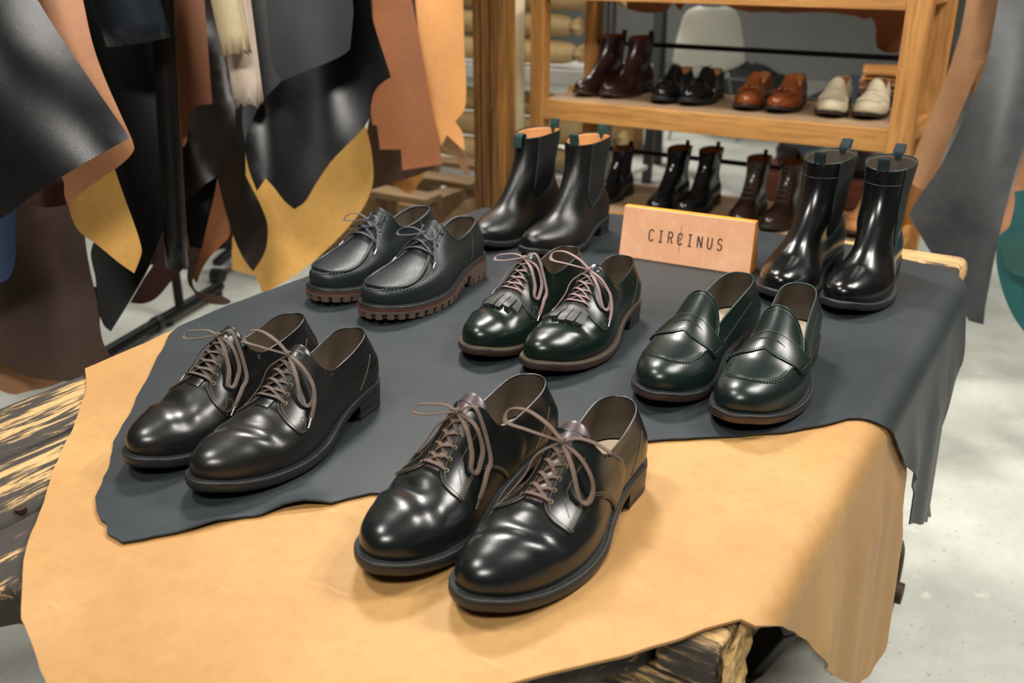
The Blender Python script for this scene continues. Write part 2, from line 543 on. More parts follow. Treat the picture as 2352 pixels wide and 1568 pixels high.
        # heel block
        if heel:
            yh = P['heel']; Q = s.outline(e + .0002)
            idx = [j for j in range(s.M) if Q[j, 1] < yh]
            idx.sort(key=lambda j: j if j <= s.N else j - s.M)
            base = Q[idx]
            a, b = base[0], base[-1]
            br = [b * (1 - q) + a * q + np.array([0, -.004 * math.sin(PI * q), 0]) for q in np.linspace(0, 1, 9)[1:-1]]
            loop = np.vstack([base, br]); c = loop[:, :2].mean(0)
            def hr(z, k):
                A = loop.copy(); A[:, :2] = c + (A[:, :2] - c) * k
                A[:, 2] = (s.zb(A[:, 1].clip(0, s.L)) - th + .001) if z is None else z
                return A
            def blk(levels, name, mat):
                V = np.concatenate(levels); m = len(loop); F = []
                for i in range(len(levels) - 1):
                    for j in range(m):
                        k = (j + 1) % m; F.append((i * m + j, (i + 1) * m + j, (i + 1) * m + k, i * m + k))
                F.append(tuple((len(levels) - 1) * m + j for j in range(m)))
                fix_normals(s.out(name, V, F, mat, sharp=40))
            blk([hr(None, 1.0), hr(.0072, .975), hr(.0066, .965)], 'heel_stack', heel)
            blk([hr(.0068, .962), hr(.0062, .972), hr(.001, .972), hr(0, .96)], 'heel_top_piece', lift or 'sole_rubber')
    def patch(s, poly, off, mat, name, step=.0045, fade=None, th=None, fn=None, edge=None, er=.0007):
        """a piece of leather lying on the upper: poly in (y, psi) -> uses psi scaled to metres for even meshing"""
        K = .0009 if fn is None else 1.0
        P2 = [(p[0], p[1] * K) for p in poly]
        v2, tr, bd = fill2d(P2, step)
        top = []; low = []
        for (a, b) in v2:
            o = off if fade is None else off * fade(a, b / K)
            q, n = (fn or s.sp)(a, b / K, 0)
            top.append(q + n * o); low.append(q - n * .0006)
        V = list(top); F = []
        for f in tr:
            A, B, Cc = (np.array(top[i]) for i in f[:3])
            nn = np.cross(B - A, Cc - A); q, n = (fn or s.sp)(*( (np.mean([v2[i] for i in f], 0)) / np.array([1, K])), 0)
            F.append(tuple(f) if nn.dot(n) > 0 else tuple(reversed(f)))
        n0 = len(V); m = len(bd)
        V += [low[i] for i in bd]
        for i in range(m):
            j = (i + 1) % m
            F.append((bd[i], n0 + i, n0 + j, bd[j]))
        o = fix_normals(s.out(name, V, F, mat, sharp=55))
        return o
    def line(s, pts, off, r, mat, name, n=8, closed=False, parent=None, fn=None):
        P, _ = s.path(pts, off, n, closed, fn); P = resample(P, .003, closed)
        V, F = tube_geo(P, r, 6, closed); return s.out(name, V, F, mat, parent)
    def stitches(s, lists, off, mat, name='stitching', pitch=.0028, ln=.0018, w=.0007, fn=None):
        mb = MB()
        for pts in lists:
            P, N = s.path(pts, off, 10, fn=fn)
            d = np.concatenate([[0], np.cumsum(np.linalg.norm(np.diff(P, axis=0), axis=1))])
            q = np.arange(pitch / 2, d[-1], pitch)
            R = np.stack([np.interp(q, d, P[:, k]) for k in range(3)], 1)
            NN = np.stack([np.interp(q, d, N[:, k]) for k in range(3)], 1)
            if len(R) < 3: continue
            _, T = frames(R)
            for a, t, n in zip(R, T, NN): mb.bar(a - t * ln / 2, a + t * ln / 2, w, w, n)
        return s.out(name, mb.v, mb.f, mat, smooth=False)
    def lace(s, segs, mat, w=.0042, t=.0013, name='shoelace', n=10):
        """segs: list of control lists [(y, psi, off)...] or [('xyz', x, y, z)...] swept as flat ribbons in one lace"""
        V = []; F = []
        for seg in segs:
            rt = w; flat = None
            P = []; 
            for p in seg:
                if p[0] == 'xyz': P.append(np.array(p[1:], float))
                else: P.append(s.sp(*p)[0])
            C = resample(catmull(P, n), .0025)
            N = []
            for q in C:
                d = np.array([q[0] - float(s.xc(q[1])) , 0, q[2] - float(s.zb(np.clip(q[1], 0, s.L))) - .01])
                N.append(d / (np.linalg.norm(d) + 1e-9))
            v, f = ribbon_geo(C, N, rt, t)
            k = len(V); V += list(v); F += [tuple(i + k for i in q) for q in f]
        return s.out(name, V, F, mat)
    def rings_at(s, pts, mat, name='eyelet', r=.0022, tr=.0007):
        for (y, ps, o) in pts:
            c, n = s.sp(y, ps, o)
            u = np.cross(n, [0, 1, 0]); u /= np.linalg.norm(u); w = np.cross(n, u)
            P = [c + r * (math.cos(a) * u + math.sin(a) * w) for a in np.linspace(0, 2 * PI, 12, endpoint=False)]
            V, F = tube_geo(P, tr, 6, True); s.out(name, V, F, mat)
# ---------------------------------------------------------------- shoe types
def tongue(s, mat, y0=.203, y1=.150, rise=.020, hw=.021, back=.010, name='tongue', edge=None):
    """tongue lying under the lacing and standing up out of the opening"""
    rows = []
    A = [y0 - (y0 - y1) * q for q in np.linspace(0, 1, 10)]
    for y in A:
        q = (y0 - y) / (y0 - y1); r = []
        for u in np.linspace(-1, 1, 13):
            x = float(s.xc(y)) + u * hw * (.42 + .28 * q)
            p, n = s.top(x, y, .0002); r.append(p)
        rows.append(np.array(r))
    last = rows[-1]; c0 = last[6]; tdir = rows[-1][6] - rows[-3][6]; tdir /= np.linalg.norm(tdir)
    for k, q in enumerate(np.linspace(.12, 1, 9)):
        r = []
        for i, u in enumerate(np.linspace(-1, 1, 13)):
            ww = hw * (.70 + .30 * sstep(0, .5, q)) * (1 - .30 * q ** 4)
            dz = -(u * ww) ** 2 / (.030) * 1.0
            p = c0 + tdir * rise * q + np.array([0, -back * q * q, .003 * q])
            lift = -.35 * rise * (abs(u) ** 3) * q
            r.append(p + np.array([u * ww, -lift * .0 + (abs(u) ** 2) * -.004, dz]) + tdir * lift)
        b = sstep(0, .45, q); base = last + tdir * rise * q
        rows.append(base * (1 - b) + np.array(r) * b)
    R = len(rows); V = np.concatenate(rows); F = []
    for i in range(R - 1):
        for j in range(12): F.append((i * 13 + j, i * 13 + j + 1, (i + 1) * 13 + j + 1, (i + 1) * 13 + j))
    o = s.out(name, V, F, mat)
    m = o.modifiers.new('t', 'SOLIDIFY'); m.thickness = .0018; m.offset = 0
    m2 = o.modifiers.new('b', 'BEVEL'); m2.width = .0006; m2.segments = 2; m2.limit_method = 'ANGLE'
    return o

QUARTER = [(.1455, 4.5), (.158, 4.2), (.172, 5), (.186, 7), (.197, 10), (.205, 15), (.2105, 24), (.2120, 37), (.2085, 52)]
QTAB = [(.1455, 5), (.157, 5.5), (.169, 7), (.180, 9.5), (.189, 13.5), (.197, 21), (.2025, 35), (.2035, 48), (.1985, 62)]
EYE = [(.155, 8), (.166, 8), (.177, 9), (.1875, 11), (.198, 15.5)]
EYT = [(.151, 9.5), (.1605, 10.5), (.170, 12.5), (.179, 16), (.1875, 21.5)]
def quarter(s, sg, mat, thread, style='derby'):
    if style == 'derby':
        front = QUARTER
        bk = [(.2085, 52), (.197, 47), (.185, 43), (.172, 41.5), (.160, 43), (.147, 49), (.135, 59), (.125, 74), (.118, 92)]
        tail = [(.100, 92), (.085, 74), (.080, 56), (.084, 44), (.096, 33), (.112, 25), (.130, 14)]
        fd = lambda y, p: float(sstep(.076, .098, y))
    else:
        front = QTAB
        bk = [(.1985, 62), (.1915, 64), (.184, 61), (.180, 54)]
        tail = [(.165, 54), (.140, 58), (.110, 62), (.090, 56), (.086, 44), (.096, 33), (.112, 25), (.130, 14)]
        fd = lambda y, p: float(max(sstep(.095, .125, y) * sstep(50, 42, abs(p)) if y < .178 else 1.0, sstep(.174, .182, y)))
    f = catmull(front, 5); back = catmull(bk, 4)
    poly = [tuple(p) for p in f] + [tuple(p) for p in back[1:]] + tail
    poly = [(a, b * sg) for a, b in poly]
    s.patch(poly, .0021, mat, 'quarter', fade=fd)
    s.line([(a, b * sg) for a, b in front], .0014, .00075, 'edge_bead', 'folded_edge', n=6)
    ins = [(a - .0028, (b + (2.0 if i < 5 else .4)) * sg) for i, (a, b) in enumerate(front[1:])]
    if style == 'derby':
        st = [ins, [(y, p * sg) for y, p in [(.148, 15), (.168, 17), (.181, 20), (.184, 25), (.189, 25.5), (.199, 40)]]]
        for o in (-2.4, -4.8): st.append([(y - .001, (p + o) * sg) for y, p in bk])
        s.line([(y, p * sg) for y, p in bk], .0012, .0006, mat, 'seam_edge', n=5)
    else:
        st = [ins, [(y, p * sg) for y, p in [(.1955, 61), (.190, 62), (.184, 59), (.181, 53), (.186, 45)]], [(.186, 46 * sg), (.1965, 57 * sg)]]
        s.line([(y, p * sg) for y, p in [(.128, 17), (.140, 19.5), (.153, 23), (.166, 29), (.176, 37), (.180, 46), (.1835, 60), (.1915, 63.5), (.198, 62)]], .0006, .0009, mat, 'seam_edge', n=5)
    s.stitches(st, .0024, thread)

def lacing(s, mat, eye=EYE, w=.0044, t=.0014, bow=None, rows=None, agl='silver', eyelet='eyelet_dark', off=.0024, knot=None):
    n = len(eye)
    s.rings_at([(y, p * sg, .0017) for y, p in eye for sg in (1, -1)], eyelet)
    segs = []
    E = lambda i, sg, o=off: (eye[i][0], eye[i][1] * sg, o)
    lo = n - 1
    segs.append([E(lo, -1, .0012), (eye[lo][0] + .001, -eye[lo][1] * .5, .0048), (eye[lo][0] + .001, eye[lo][1] * .5, .0048), E(lo, 1, .0012)])
    for i in range(lo, 0, -1):
        a, b = eye[i], eye[i - 1]
        for sg, h in ((1, .0036), (-1, .0050)):
            segs.append([(b[0] + .0005, b[1] * sg, .0012), (b[0] + .001, b[1] * sg * .62, h), ((a[0] * .45 + b[0] * .55), 0, h), (a[0] - .002, -a[1] * sg * .45, .0025), (a[0] - .001, -a[1] * sg * .7, .0014)])
    ky = eye[0][0] - .003
    k = knot or (ky, 0, .0065)
    bw = bow(k); segs += bw
    P3 = lambda p: np.array(p[1:], float) if p[0] == 'xyz' else s.sp(*p)[0]
    for sg_ in bw[2:]:
        a, b = P3(sg_[-2]), P3(sg_[-1]); d = (b - a) / np.linalg.norm(b - a)
        aglet(s, [('xyz', *(b - d * .002)), ('xyz', *(b + d * .004)), ('xyz', *(b + d * .010))], agl)
    o = s.lace(segs, mat, w, t)
    # knot
    c, nn = s.sp(*k)
    mb = MB(); R = w * .62
    for q in (0, 1):
        P = [c + np.array([(.0012 if q else -.0012) + 0.0, math.cos(a) * R * 1.05, math.sin(a) * R * .9]) for a in np.linspace(0, 2 * PI, 14, endpoint=False)]
        mb.tube(P, t * 1.05, 6, True)
    s.out('lace_knot', mb.v, mb.f, mat)
    return o

def aglet(s, pts, mat='silver', r=.0014, beads=True):
    P = []
    for p in pts: P.append(np.array(p[1:], float) if p[0] == 'xyz' else s.sp(*p)[0])
    C = catmull(P, 10)
    R = [r * (1.15 if (i // 2) % 2 else .75) if beads else r for i in range(len(C))]
    V, F = tube_geo(C, R, 8); s.out('aglet', V, F, mat)

def bow_f(s, k, v=0, big=1.0):
    """bow: loop and end on each side of the knot; g is the side that faces away from the other shoe's picture-left"""
    y, p, o = k; g = -s.mir; c = s.sp(*k)[0]
    X = lambda dx, dy, dz: ('xyz', c[0] + g * dx * big, c[1] + dy * big, c[2] + dz * big)
    S = lambda dy, ps, of: (y + dy, ps * g, of)
    if v == 0:      # loop standing out to one side, loop hanging down the other
        return [[k, X(-.018, -.003, .012), X(-.042, -.006, .019), X(-.060, -.004, .016), X(-.058, .006, .008), X(-.034, .007, .006), X(-.014, .004, .003), k],
                [k, S(.003, 11, .009), S(.006, 22, .011), S(.011, 33, .009), S(.021, 40, .006), S(.027, 36, .005), S(.024, 25, .008), S(.014, 12, .010), k],
                [k, S(.010, -12, .009), S(.022, -22, .007), S(.033, -33, .005), S(.040, -42, .003)],
                [k, X(.014, -.006, .004), X(.030, -.013, -.001), X(.044, -.016, -.009)]]
    if v == 3:      # as 0, the last end falling down the side with its tip below the loop
        q = bow_f(s, k, 0, big); q[3] = [k, S(.006, 20, .011), S(.014, 34, .012), S(.025, 47, .009), S(.033, 54, .006)]; return q
    if v == 1:
        return [[k, X(-.014, .001, .004), X(-.031, .005, .002), X(-.045, .007, -.002), X(-.044, .014, -.007), X(-.026, .012, -.005), X(-.010, .006, -.001), k],
                [k, S(.001, 11, .010), S(.006, 22, .010), S(.017, 33, .008), S(.026, 38, .006), S(.028, 31, .007), S(.018, 20, .009), S(.008, 9, .009), k],
                [k, S(.011, -13, .007), S(.022, -22, .006), S(.033, -34, .004)],
                [k, X(.018, -.006, .006), S(.002, 30, .011), S(.016, 44, .009), S(.030, 54, .008), S(.038, 62, .005)]]
    if v == 2:      # flat leather-lace bow, long arc to one side
        return [[k, X(-.020, .001, .005), X(-.042, .004, .004), X(-.058, .010, -.006), X(-.054, .018, -.014), X(-.034, .014, -.010), X(-.012, .006, -.001), k],
                [k, S(.002, 12, .011), S(.004, 24, .013), S(.012, 36, .011), S(.022, 44, .007), S(.024, 36, .006), S(.013, 20, .009), S(.006, 8, .009), k],
                [k, X(.016, -.004, .003), S(-.002, 30, .010), S(.008, 42, .007), S(.018, 50, .004)],
                [k, S(.008, -14, .007), S(.020, -28, .005)]]

CREASES = [(-.046, .252, .056, .222, .0080, .0056), (-.050, .222, .034, .240, .0075, .0024), (.006, .262, .054, .246, .0055, .0012)]

def make_derby(name, mir, P, mat='calf_black_green', thread='thread_tan', lace='lace_brown', style='derby', tmat='tongue_brown', bow=0,
               sole=('sole_black', 'welt_black', 'sole_black', 'thread_black'), binding='calf_black', lining='lining_brown', crease=CREASES, bowf=bow_f, kiltie=None, trise=.014, lw=.0050):
    root = empty(name)
    s = Shoe(P, mir, root=root, crease=crease, N=60, R=58)
    s.upper(mat); s.lining(lining, binding)
    s.sole(sole[0], sole[1], sole[2], sole[3])
    tongue(s, tmat, rise=trise)
    for sg in (1, -1): quarter(s, sg, mat, thread, style)
    if kiltie: kiltie_fringe(s, kiltie)
    lacing(s, lace, EYE if style == 'derby' else EYT, bow=lambda k: bowf(s, k, bow), w=lw, agl='silver' if style == 'tab' else 'thread_black')
    # back strip and heel counter line
    for sg in (1, -1):
        s.line([(.066, 88 * sg), (.058, 76 * sg), (.049, 62 * sg), (.040, 50 * sg), (.034, 40 * sg)], .0004, .0005, thread, 'counter_seam', n=6)
    root['shoe'] = 1
    return root, s

# derby with a fringed kiltie under the laces
def kiltie_fringe(s, mat):
    n = 5
    for i in range(n):
        a0 = -40 + i * 80 / n; a1 = a0 + 80 / n - 2.5
        yb_, yf_ = .188, .229 - .005 * abs(i - 2) / 2
        c = (a0 + a1) / 2
        poly = [(yb_, a0 * .62), (yb_, a1 * .62), (yf_, a1 * 1.02), (yf_ + .002, a0 * 1.02)]
        lift = lambda y, p: 1 + 2.2 * float(sstep(.198, .230, y)) * (1 + .25 * math.sin(i * 2.4))
        s.patch(poly, .0016, mat, 'kiltie_fringe', step=.004, fade=lift)
    s.patch([(.170, -8), (.170, 8), (.194, 25), (.202, 27), (.202, -27), (.194, -25)], .0013, mat, 'kiltie_top', step=.004)

def make_moc(name, mir, P, mat='grain_lug'):
    root = empty(name)
    s = Shoe(P, mir, root=root)
    # press the plug down inside the seam
    U = [(.138, 10), (.153, 13), (.170, 18), (.187, 27), (.207, 40), (.230, 52), (.252, 58), (.270, 57), (.283, 48), (.2885, 28), (.2895, 0)]
    U2 = U + [(y, -p) for y, p in reversed(U[:-1])]
    s.upper(mat); s.lining('suede_lining', 'grain_lug', br=.0022)
    s.patch(U2[1:-1] , .0006, mat, 'apron', step=.006)
    full = catmull(U2, 6)
    Pp, Nn = s.path([tuple(q) for q in U2], .0018, 6)
    sm = Pp.copy()
    for _ in range(8): sm[1:-1] = .5 * sm[1:-1] + .25 * (sm[:-2] + sm[2:])
    V, F = tube_geo(resample(sm, .003), .0029, 10); s.out('rolled_seam', V, F, mat)
    low = [(y + .003 * (1 if abs(p) < 40 else 0), p * 1.0 + (5.5 if p > 0 else -5.5 if p < 0 else 0)) for y, p in U2]
    low = [(y + .0045, p) if abs(p) < 36 and y > .28 else (y, p) for y, p in low]
    s.stitches([low], .0016, 'thread_green', pitch=.0058, ln=.0036, w=.0013)
    for sg in (1, -1):
        s.line([(.060, 26 * sg), (.061, 45 * sg), (.064, 65 * sg), (.068, 92 * sg)], .0003, .0007, 'thread_green', 'side_seam')
        s.stitches([[(.066, 40 * sg), (.080, 36 * sg), (.095, 29 * sg), (.110, 22 * sg)]], .0008, 'thread_black')
    s.line([(.291, 0), (.2935, 1)], .0003, .0007, 'thread_green', 'toe_seam')
    # sole
    e = s.ext(); th = P['thick']
    def ring(off, dz):
        Q = s.outline(off); Q[:, 2] = s.zb(Q[:, 1].clip(0, s.L)) + dz; return Q
    V, F = s.rings([ring(-.004, .003), ring(.0006, .003), ring(e - .001, .0022), ring(e, .001), ring(e, -.002)])
    s.out('welt', V, F, 'grain_lug', sharp=50)
    mb = MB(); Q = resample(ring(e * .55, .003), .0062, True); Q2, T = frames(Q, True)
    for a, t in zip(Q2, T): mb.bar(a - t * .002, a + t * .002, .0013, .0013)
    s.out('welt_stitching', mb.v, mb.f, 'welt_brown', smooth=False)
    V, F = s.rings([ring(e - .001, -.0015), ring(e + .0008, -.0018), ring(e + .0008, -.0068), ring(e - .001, -.0072)]); s.out('midsole', V, F, 'lug_mid', sharp=50)
    # lugged outsole: columns alternate between block and groove
    O = resample(np.vstack([s.outline(e + .0016)]), .0021, True); I = None
    c = np.array([0, .15]); m = len(O); T = frames(O, True)[1]; nn = np.stack([T[:, 1], -T[:, 0]], 1)
    if np.sum(nn * (O[:, :2] - c)) < 0: nn = -nn
    d = np.arange(m) * .0021; ph = (d % .0190)
    groove = ph < .0052
    bz = lambda y: np.where(y > .088, s.zb(y.clip(0, s.L)) - th, 0.0) * 1.0
    z0 = s.zb(O[:, 1].clip(0, s.L)) - .0068
    zlo = np.where(O[:, 1] > .092, s.zb(O[:, 1].clip(0, s.L)) - th, np.where(O[:, 1] > .078, s.zb(O[:, 1].clip(0, s.L)) - th * .75, 0.0))
    zm = np.where(O[:, 1] > .078, z0 - (th - .0068) * .30, .012)
    def rg(inset, z):
        A = O.copy(); A[:, :2] -= nn * np.asarray(inset).reshape(-1, 1); A[:, 2] = z; return A
    g = np.where(groove, .007, 0.0)
    V, F = s.rings([rg(np.full(m, .002), z0), rg(np.full(m, 0), z0 - .0005), rg(np.full(m, 0.0003), zm), rg(g + .0003, zm - .0006), rg(g + .0008, zlo + .0008), rg(g + .002, zlo), rg(np.full(m, .014), zlo), rg(np.full(m, .02), zlo + .006)], cap1=True)
    s.out('lug_sole', V, F, 'lug_brown', smooth=False)
    # tongue
    tongue(s, mat, y0=.185, y1=.146, rise=.012, hw=.022, back=.004)
    # lacing: two pairs of eyelets
    ey = [(.160, 20), (.178, 31)]
    s.rings_at([(y, p * sg, .0012) for y, p in ey for sg in (1, -1)], 'brass', r=.0017, tr=.0008)
    k = (.158, 0, .0085); g = -mir
    segs = [[(.178, -31, .001), (.179, -22, .0060), (.180, 0, .006), (.179, 22, .0060), (.178, 31, .001)],
            [(.178, -24, .0065), (.169, 0, .0062), (.160, 17, .0060), (.160, 20, .001)],
            [(.178, 24, .0065), (.169, 0, .0075), (.160, -17, .0060), (.160, -20, .001)]]
    c0 = s.sp(*k)[0]; X = lambda dx, dy, dz: ('xyz', c0[0] + g * dx, c0[1] + dy, c0[2] + dz)
    segs += [[k, X(-.014, .002, .007), X(-.030, .006, .008), X(-.042, .012, .002), X(-.038, .017, -.003), X(-.020, .012, -.002), X(-.008, .005, 0), k],
            [k, X(.010, -.002, .008), X(.020, .000, .007), X(.026, .008, -.001), X(.019, .010, -.006), X(.008, .006, -.003), k],
            [k, (.166, -16 * g, .009), (.178, -30 * g, .008), (.187, -42 * g, .005)],
            [k, (.163, 14 * g, .011), (.176, 30 * g, .009), (.187, 41 * g, .006)]]
    s.lace(segs, 'lace_grey', .0050, .0013)
    aglet(s, [(.187, 41 * g, .006), (.193, 45 * g, .005), (.199, 49 * g, .004)]); aglet(s, [(.187, -42 * g, .005), (.192, -46 * g, .004), (.197, -50 * g, .003)])
    c, nn_ = s.sp(*k); mb = MB()
    for q in (-.001, .001): mb.tube([c + np.array([q, math.cos(a) * .003, math.sin(a) * .003]) for a in np.linspace(0, 2 * PI, 12, endpoint=False)], .0014, 6, True)
    s.out('lace_knot', mb.v, mb.f, 'lace_grey')
    return root, s

def make_loafer(name, mir, P, mat='loafer_green', thread='thread_green', lining='lining_brown', edge='edge_green', sole=('sole_brown', 'welt_black', 'sole_dark', 'thread_black'), strap='penny', crease=None):
    root = empty(name)
    s = Shoe(P, mir, root=root, crease=crease); s.upper(mat); s.lining(lining, edge)
    s.sole(*sole)
    full = dict(P); full['htop'] = [(0, .11), (1, .11)]
    s2 = Shoe(full, mir, root=root); s.bvh0 = s.bvh; s.bvh = s2.bvh
    # apron seam: raised gathered ridge
    U = [(.198, 45), (.216, 46), (.235, 47), (.251, 43), (.2625, 33), (.2685, 17), (.270, 0)]
    U2 = U + [(y, -p) for y, p in reversed(U[:-1])]
    s.line(U2, .0006, .0017, mat, 'apron_seam', n=8)
    s.line([(y - .0045 if abs(p) < 45 else y, p * .92) for y, p in U2], .0001, .0008, mat, 'apron_piping', n=8)
    s.stitches([[(y + .0028, p * 1.05) for y, p in U2[2:-2]]], .0012, 'thread_black', pitch=.0042, ln=.0026, w=.0012)
    # tongue lip
    arc = [(.1490 + .024 * (abs(q) ** 4), 42 * q) for q in np.linspace(-1, 1, 15)]
    ap = [(.198, 46), (.216, 45), (.235, 46), (.250, 42), (.261, 32), (.267, 17), (.2685, 0)]
    poly = arc + [(.185, 50)] + ap + [(y, -p) for y, p in reversed(ap[:-1])] + [(.185, -50)]
    s.patch(poly, .0022, mat, 'tongue', step=.005, fade=lambda y, p: 1 - .80 * float(sstep(.204, .224, y)))
    s.line(arc, .0022, .0011, edge, 'tongue_edge', n=3)
    s.stitches([[(y + .004, p * .93) for y, p in arc]], .0026, thread)
    if strap in ('penny', 'cream'):
        fr = [(.203, -58), (.206, -50), (.2095, -34), (.2100, -18), (.206, -6), (.203, 0), (.206, 6), (.2100, 18), (.2095, 34), (.206, 50), (.203, 58)]
        bk = [(.169, 58), (.168, 50), (.171, 36), (.175, 18), (.1765, 0), (.175, -18), (.171, -36), (.168, -50), (.169, -58)]
        s.patch(fr + bk, .0032, mat, 'strap', step=.0045)
        s.stitches([[(y - .003, p) for y, p in fr[1:-1]], [(y + .0025, p) for y, p in bk[1:-1]], [(.201, 55), (.171, 55)], [(.201, -55), (.171, -55)]], .0036, thread)
        s.line([(y, p) for y, p in fr], .0030, .0006, mat, 'strap_edge', n=4)
        s.patch([(.1905, -22), (.1875, -11), (.1865, 0), (.1875, 11), (.1905, 22), (.1892, 11), (.1888, 0), (.1892, -11)], .00345, 'elastic_black', 'strap_slot', step=.002)
        s.patch([(.206, 50), (.205, 61), (.167, 61), (.168, 50)], .0038, mat, 'strap_end', step=.004)
        s.patch([(.206, -50), (.205, -61), (.167, -61), (.168, -50)], .0038, mat, 'strap_end', step=.004)
    else:   # tassels
        s.line([(.196, -60), (.202, -30), (.203, 0), (.202, 30), (.196, 60)], .0035, .0022, mat, 'tassel_cord')
        for sg in (1, -1):
            c, n = s.sp(.204, 6 * sg, .006); e, n2 = s.sp(.232, 13 * sg, .006)
            P_ = catmull([c, (c + e) / 2 + n * .002, e], 6)
            V, F = tube_geo(P_, np.linspace(.0028, .0066, len(P_)), 10); s.out('tassel', V, F, mat)
    # side collar seam
    for sg in (1, -1): s.stitches([[(.150, 58 * sg), (.125, 58 * sg), (.100, 54 * sg), (.075, 48 * sg), (.05, 42 * sg)]], .0006, thread)
    return root, s

def pull_tab(s, y, z, face, mat, w=.018, h=.024, lean=0.0, flop=0.0):
    """folded webbing loop at the top of a boot shaft; face=+1 front, -1 back"""
    V = []; F = []
    if flop: pr = [(0, -.004), (0, .006), (.004, .011), (.011, .011), (.017, .006), (.020, -.006), (.021, -.016)]
    else: pr = [(-.002, -.006), (-.001, .010), (.001 + lean * .5, .018), (.004 + lean, h), (.007 + lean, h - .003), (.005 + lean * .4, .008), (.004, -.006)]
    C = catmull([(a, b) for a, b in pr], 6)
    P = np.array([(0, y + face * a, z + b) for a, b in C])
    T = np.gradient(P, axis=0); N = np.stack([np.zeros(len(P)), -T[:, 2], T[:, 1]], 1); N /= np.linalg.norm(N, axis=1)[:, None]
    v, f = ribbon_geo(P, N, w, .0016)
    return s.out('pull_tab', v, f, mat)

def make_chelsea(name, mir, P, mat, tab, edge, lining, tabs, sole=('sole_rubber', 'welt_black', 'sole_rubber', None), gore='elastic_black', seam='thread_black', crease=None, collar=False, dip=.0):
    root = empty(name)
    s = Shoe(P, mir, root=root, R=60, crease=crease); s.upper(mat); s.lining(lining, edge, t0=.45, d=.003, br=.0012); s.sole(*sole)
    zt = .192
    for sg in (1, -1):
        top = zt + .012
        fr = [(.110, top), (.111, .175), (.114, .150), (.121, .122), (.124, .100), (.119, .084), (.106, .0715)]
        bk = [(.106, .0715), (.088, .076), (.070, .084), (.056, .098), (.049, .120), (.045, .150), (.042, .178), (.041, top)]
        fn = lambda y, zz, off=0.0, sg=sg: s.sz(y, min(zz, float(ztop(y))) * sg, off)
        ztop = lambda y: s.P['ztop'] if 'ztop' in s.P else .203
        poly = [tuple(p) for p in catmull(fr, 4)] + [tuple(p) for p in catmull(bk, 4)[1:]]
        s.patch(poly, .0006, gore, 'elastic_gore', step=.006, fn=fn)
        s.line(fr + bk[1:], .0010, .0009, seam, 'gore_seam', n=5, fn=fn)
    for t in tabs: pull_tab(s, mat=tab, **t)
    s.line([(.040, 0), (.070, 0)] if False else [(.060, 180), (.090, 180), (.120, 180), (.150, 180), (.185, 180)], .0003, .0008, seam, 'back_seam', fn=lambda z, a, off=0.0: s.sf(z, a, off))
    if collar:
        s.line([(.178, a) for a in range(-55, 56, 10)], .0001, .0005, 'thread_black', 'collar_seam', fn=lambda z, a, off=0.0: s.sf(z - .0006 * 0, a, off))
    return root, s

def make_lace_boot(name, mir, P, mat, thread, lace, lining='lining_tan', sole=('sole_black', 'welt_black', 'sole_black', None), tab=None):
    root = empty(name)
    s = Shoe(P, mir, root=root, R=50, N=36); s.upper(mat); s.lining(lining, mat, t0=.45, d=.003); s.sole(*sole)
    fn = lambda z, a, off=0.0: s.sf(z, a, off)
    for sg in (1, -1):
        s.stitches([[(.075, 10 * sg), (.090, 13 * sg), (.120, 17 * sg), (.150, 18 * sg), (.190, 18 * sg)]], .0008, thread, pitch=.0045, ln=.003, w=.0012, fn=fn)
        s.stitches([[(.165, 34 * sg), (.150, 50 * sg), (.130, 66 * sg), (.110, 82 * sg), (.092, 88 * sg)]], .0008, thread, w=.0012)
    mb = MB()
    Z = np.linspace(.080, .188, 8)
    for i, z in enumerate(Z):
        for sg in (1, -1):
            P_, N_ = s.path([(z, -16 * sg), (z + .005, -6 * sg), (z + .008, 6 * sg), (z + .012 if i < 7 else z, 16 * sg)], .002, 5, fn=fn)
            mb.tube(P_, .0014, 6)
    s.out('shoelace', mb.v, mb.f, lace)
    if tab: pull_tab(s, y=.006, z=P['ztop'], face=-1, mat=tab, w=.013, h=.02)
    return root, s
def mod(base, **kw):
    d = dict(base); d.update(kw); return d
MOC = mod(LOW, tk=[(0, 9), (.02, 9), (.035, 8), (.05, 5), (.08, 3.2)], te=.44, thick=.0200, ext=.0075, exth=.005,
    zb=[(0, .040), (.05, .038), (.09, .033), (.13, .026), (.17, .022), (.205, .0205), (.24, .0215), (.275, .025), (.30, .029)],
    yf=[(0, .300), (.010, .3025), (.018, .3025), (.0245, .299), (.029, .291), (.0325, .279), (.037, .261), (.043, .236), (.051, .211), (.061, .189), (.073, .168), (.088, .147), (.10, .134), (.115, .126)],
    bul=[(0, 1.0), (.012, 1.05), (.024, 1.06), (.036, 1.02), (.05, .92), (.07, .80), (.1, .70)],
    htop=[(0, .068), (.06, .068), (.18, .062), (.34, .0545), (.45, .055), (.60, .064), (.80, .082), (.94, .093), (1, .096)])
LOAF = mod(LOW, thick=.0098, htop=[(0, .067), (.06, .067), (.18, .063), (.36, .057), (.55, .053), (.75, .051), (.9, .051), (1, .052)],
    tk=[(0, 7.5), (.02, 7.2), (.035, 6), (.05, 4.4), (.08, 3.2)])
CHE = mod(BOOT, ztop=.203)
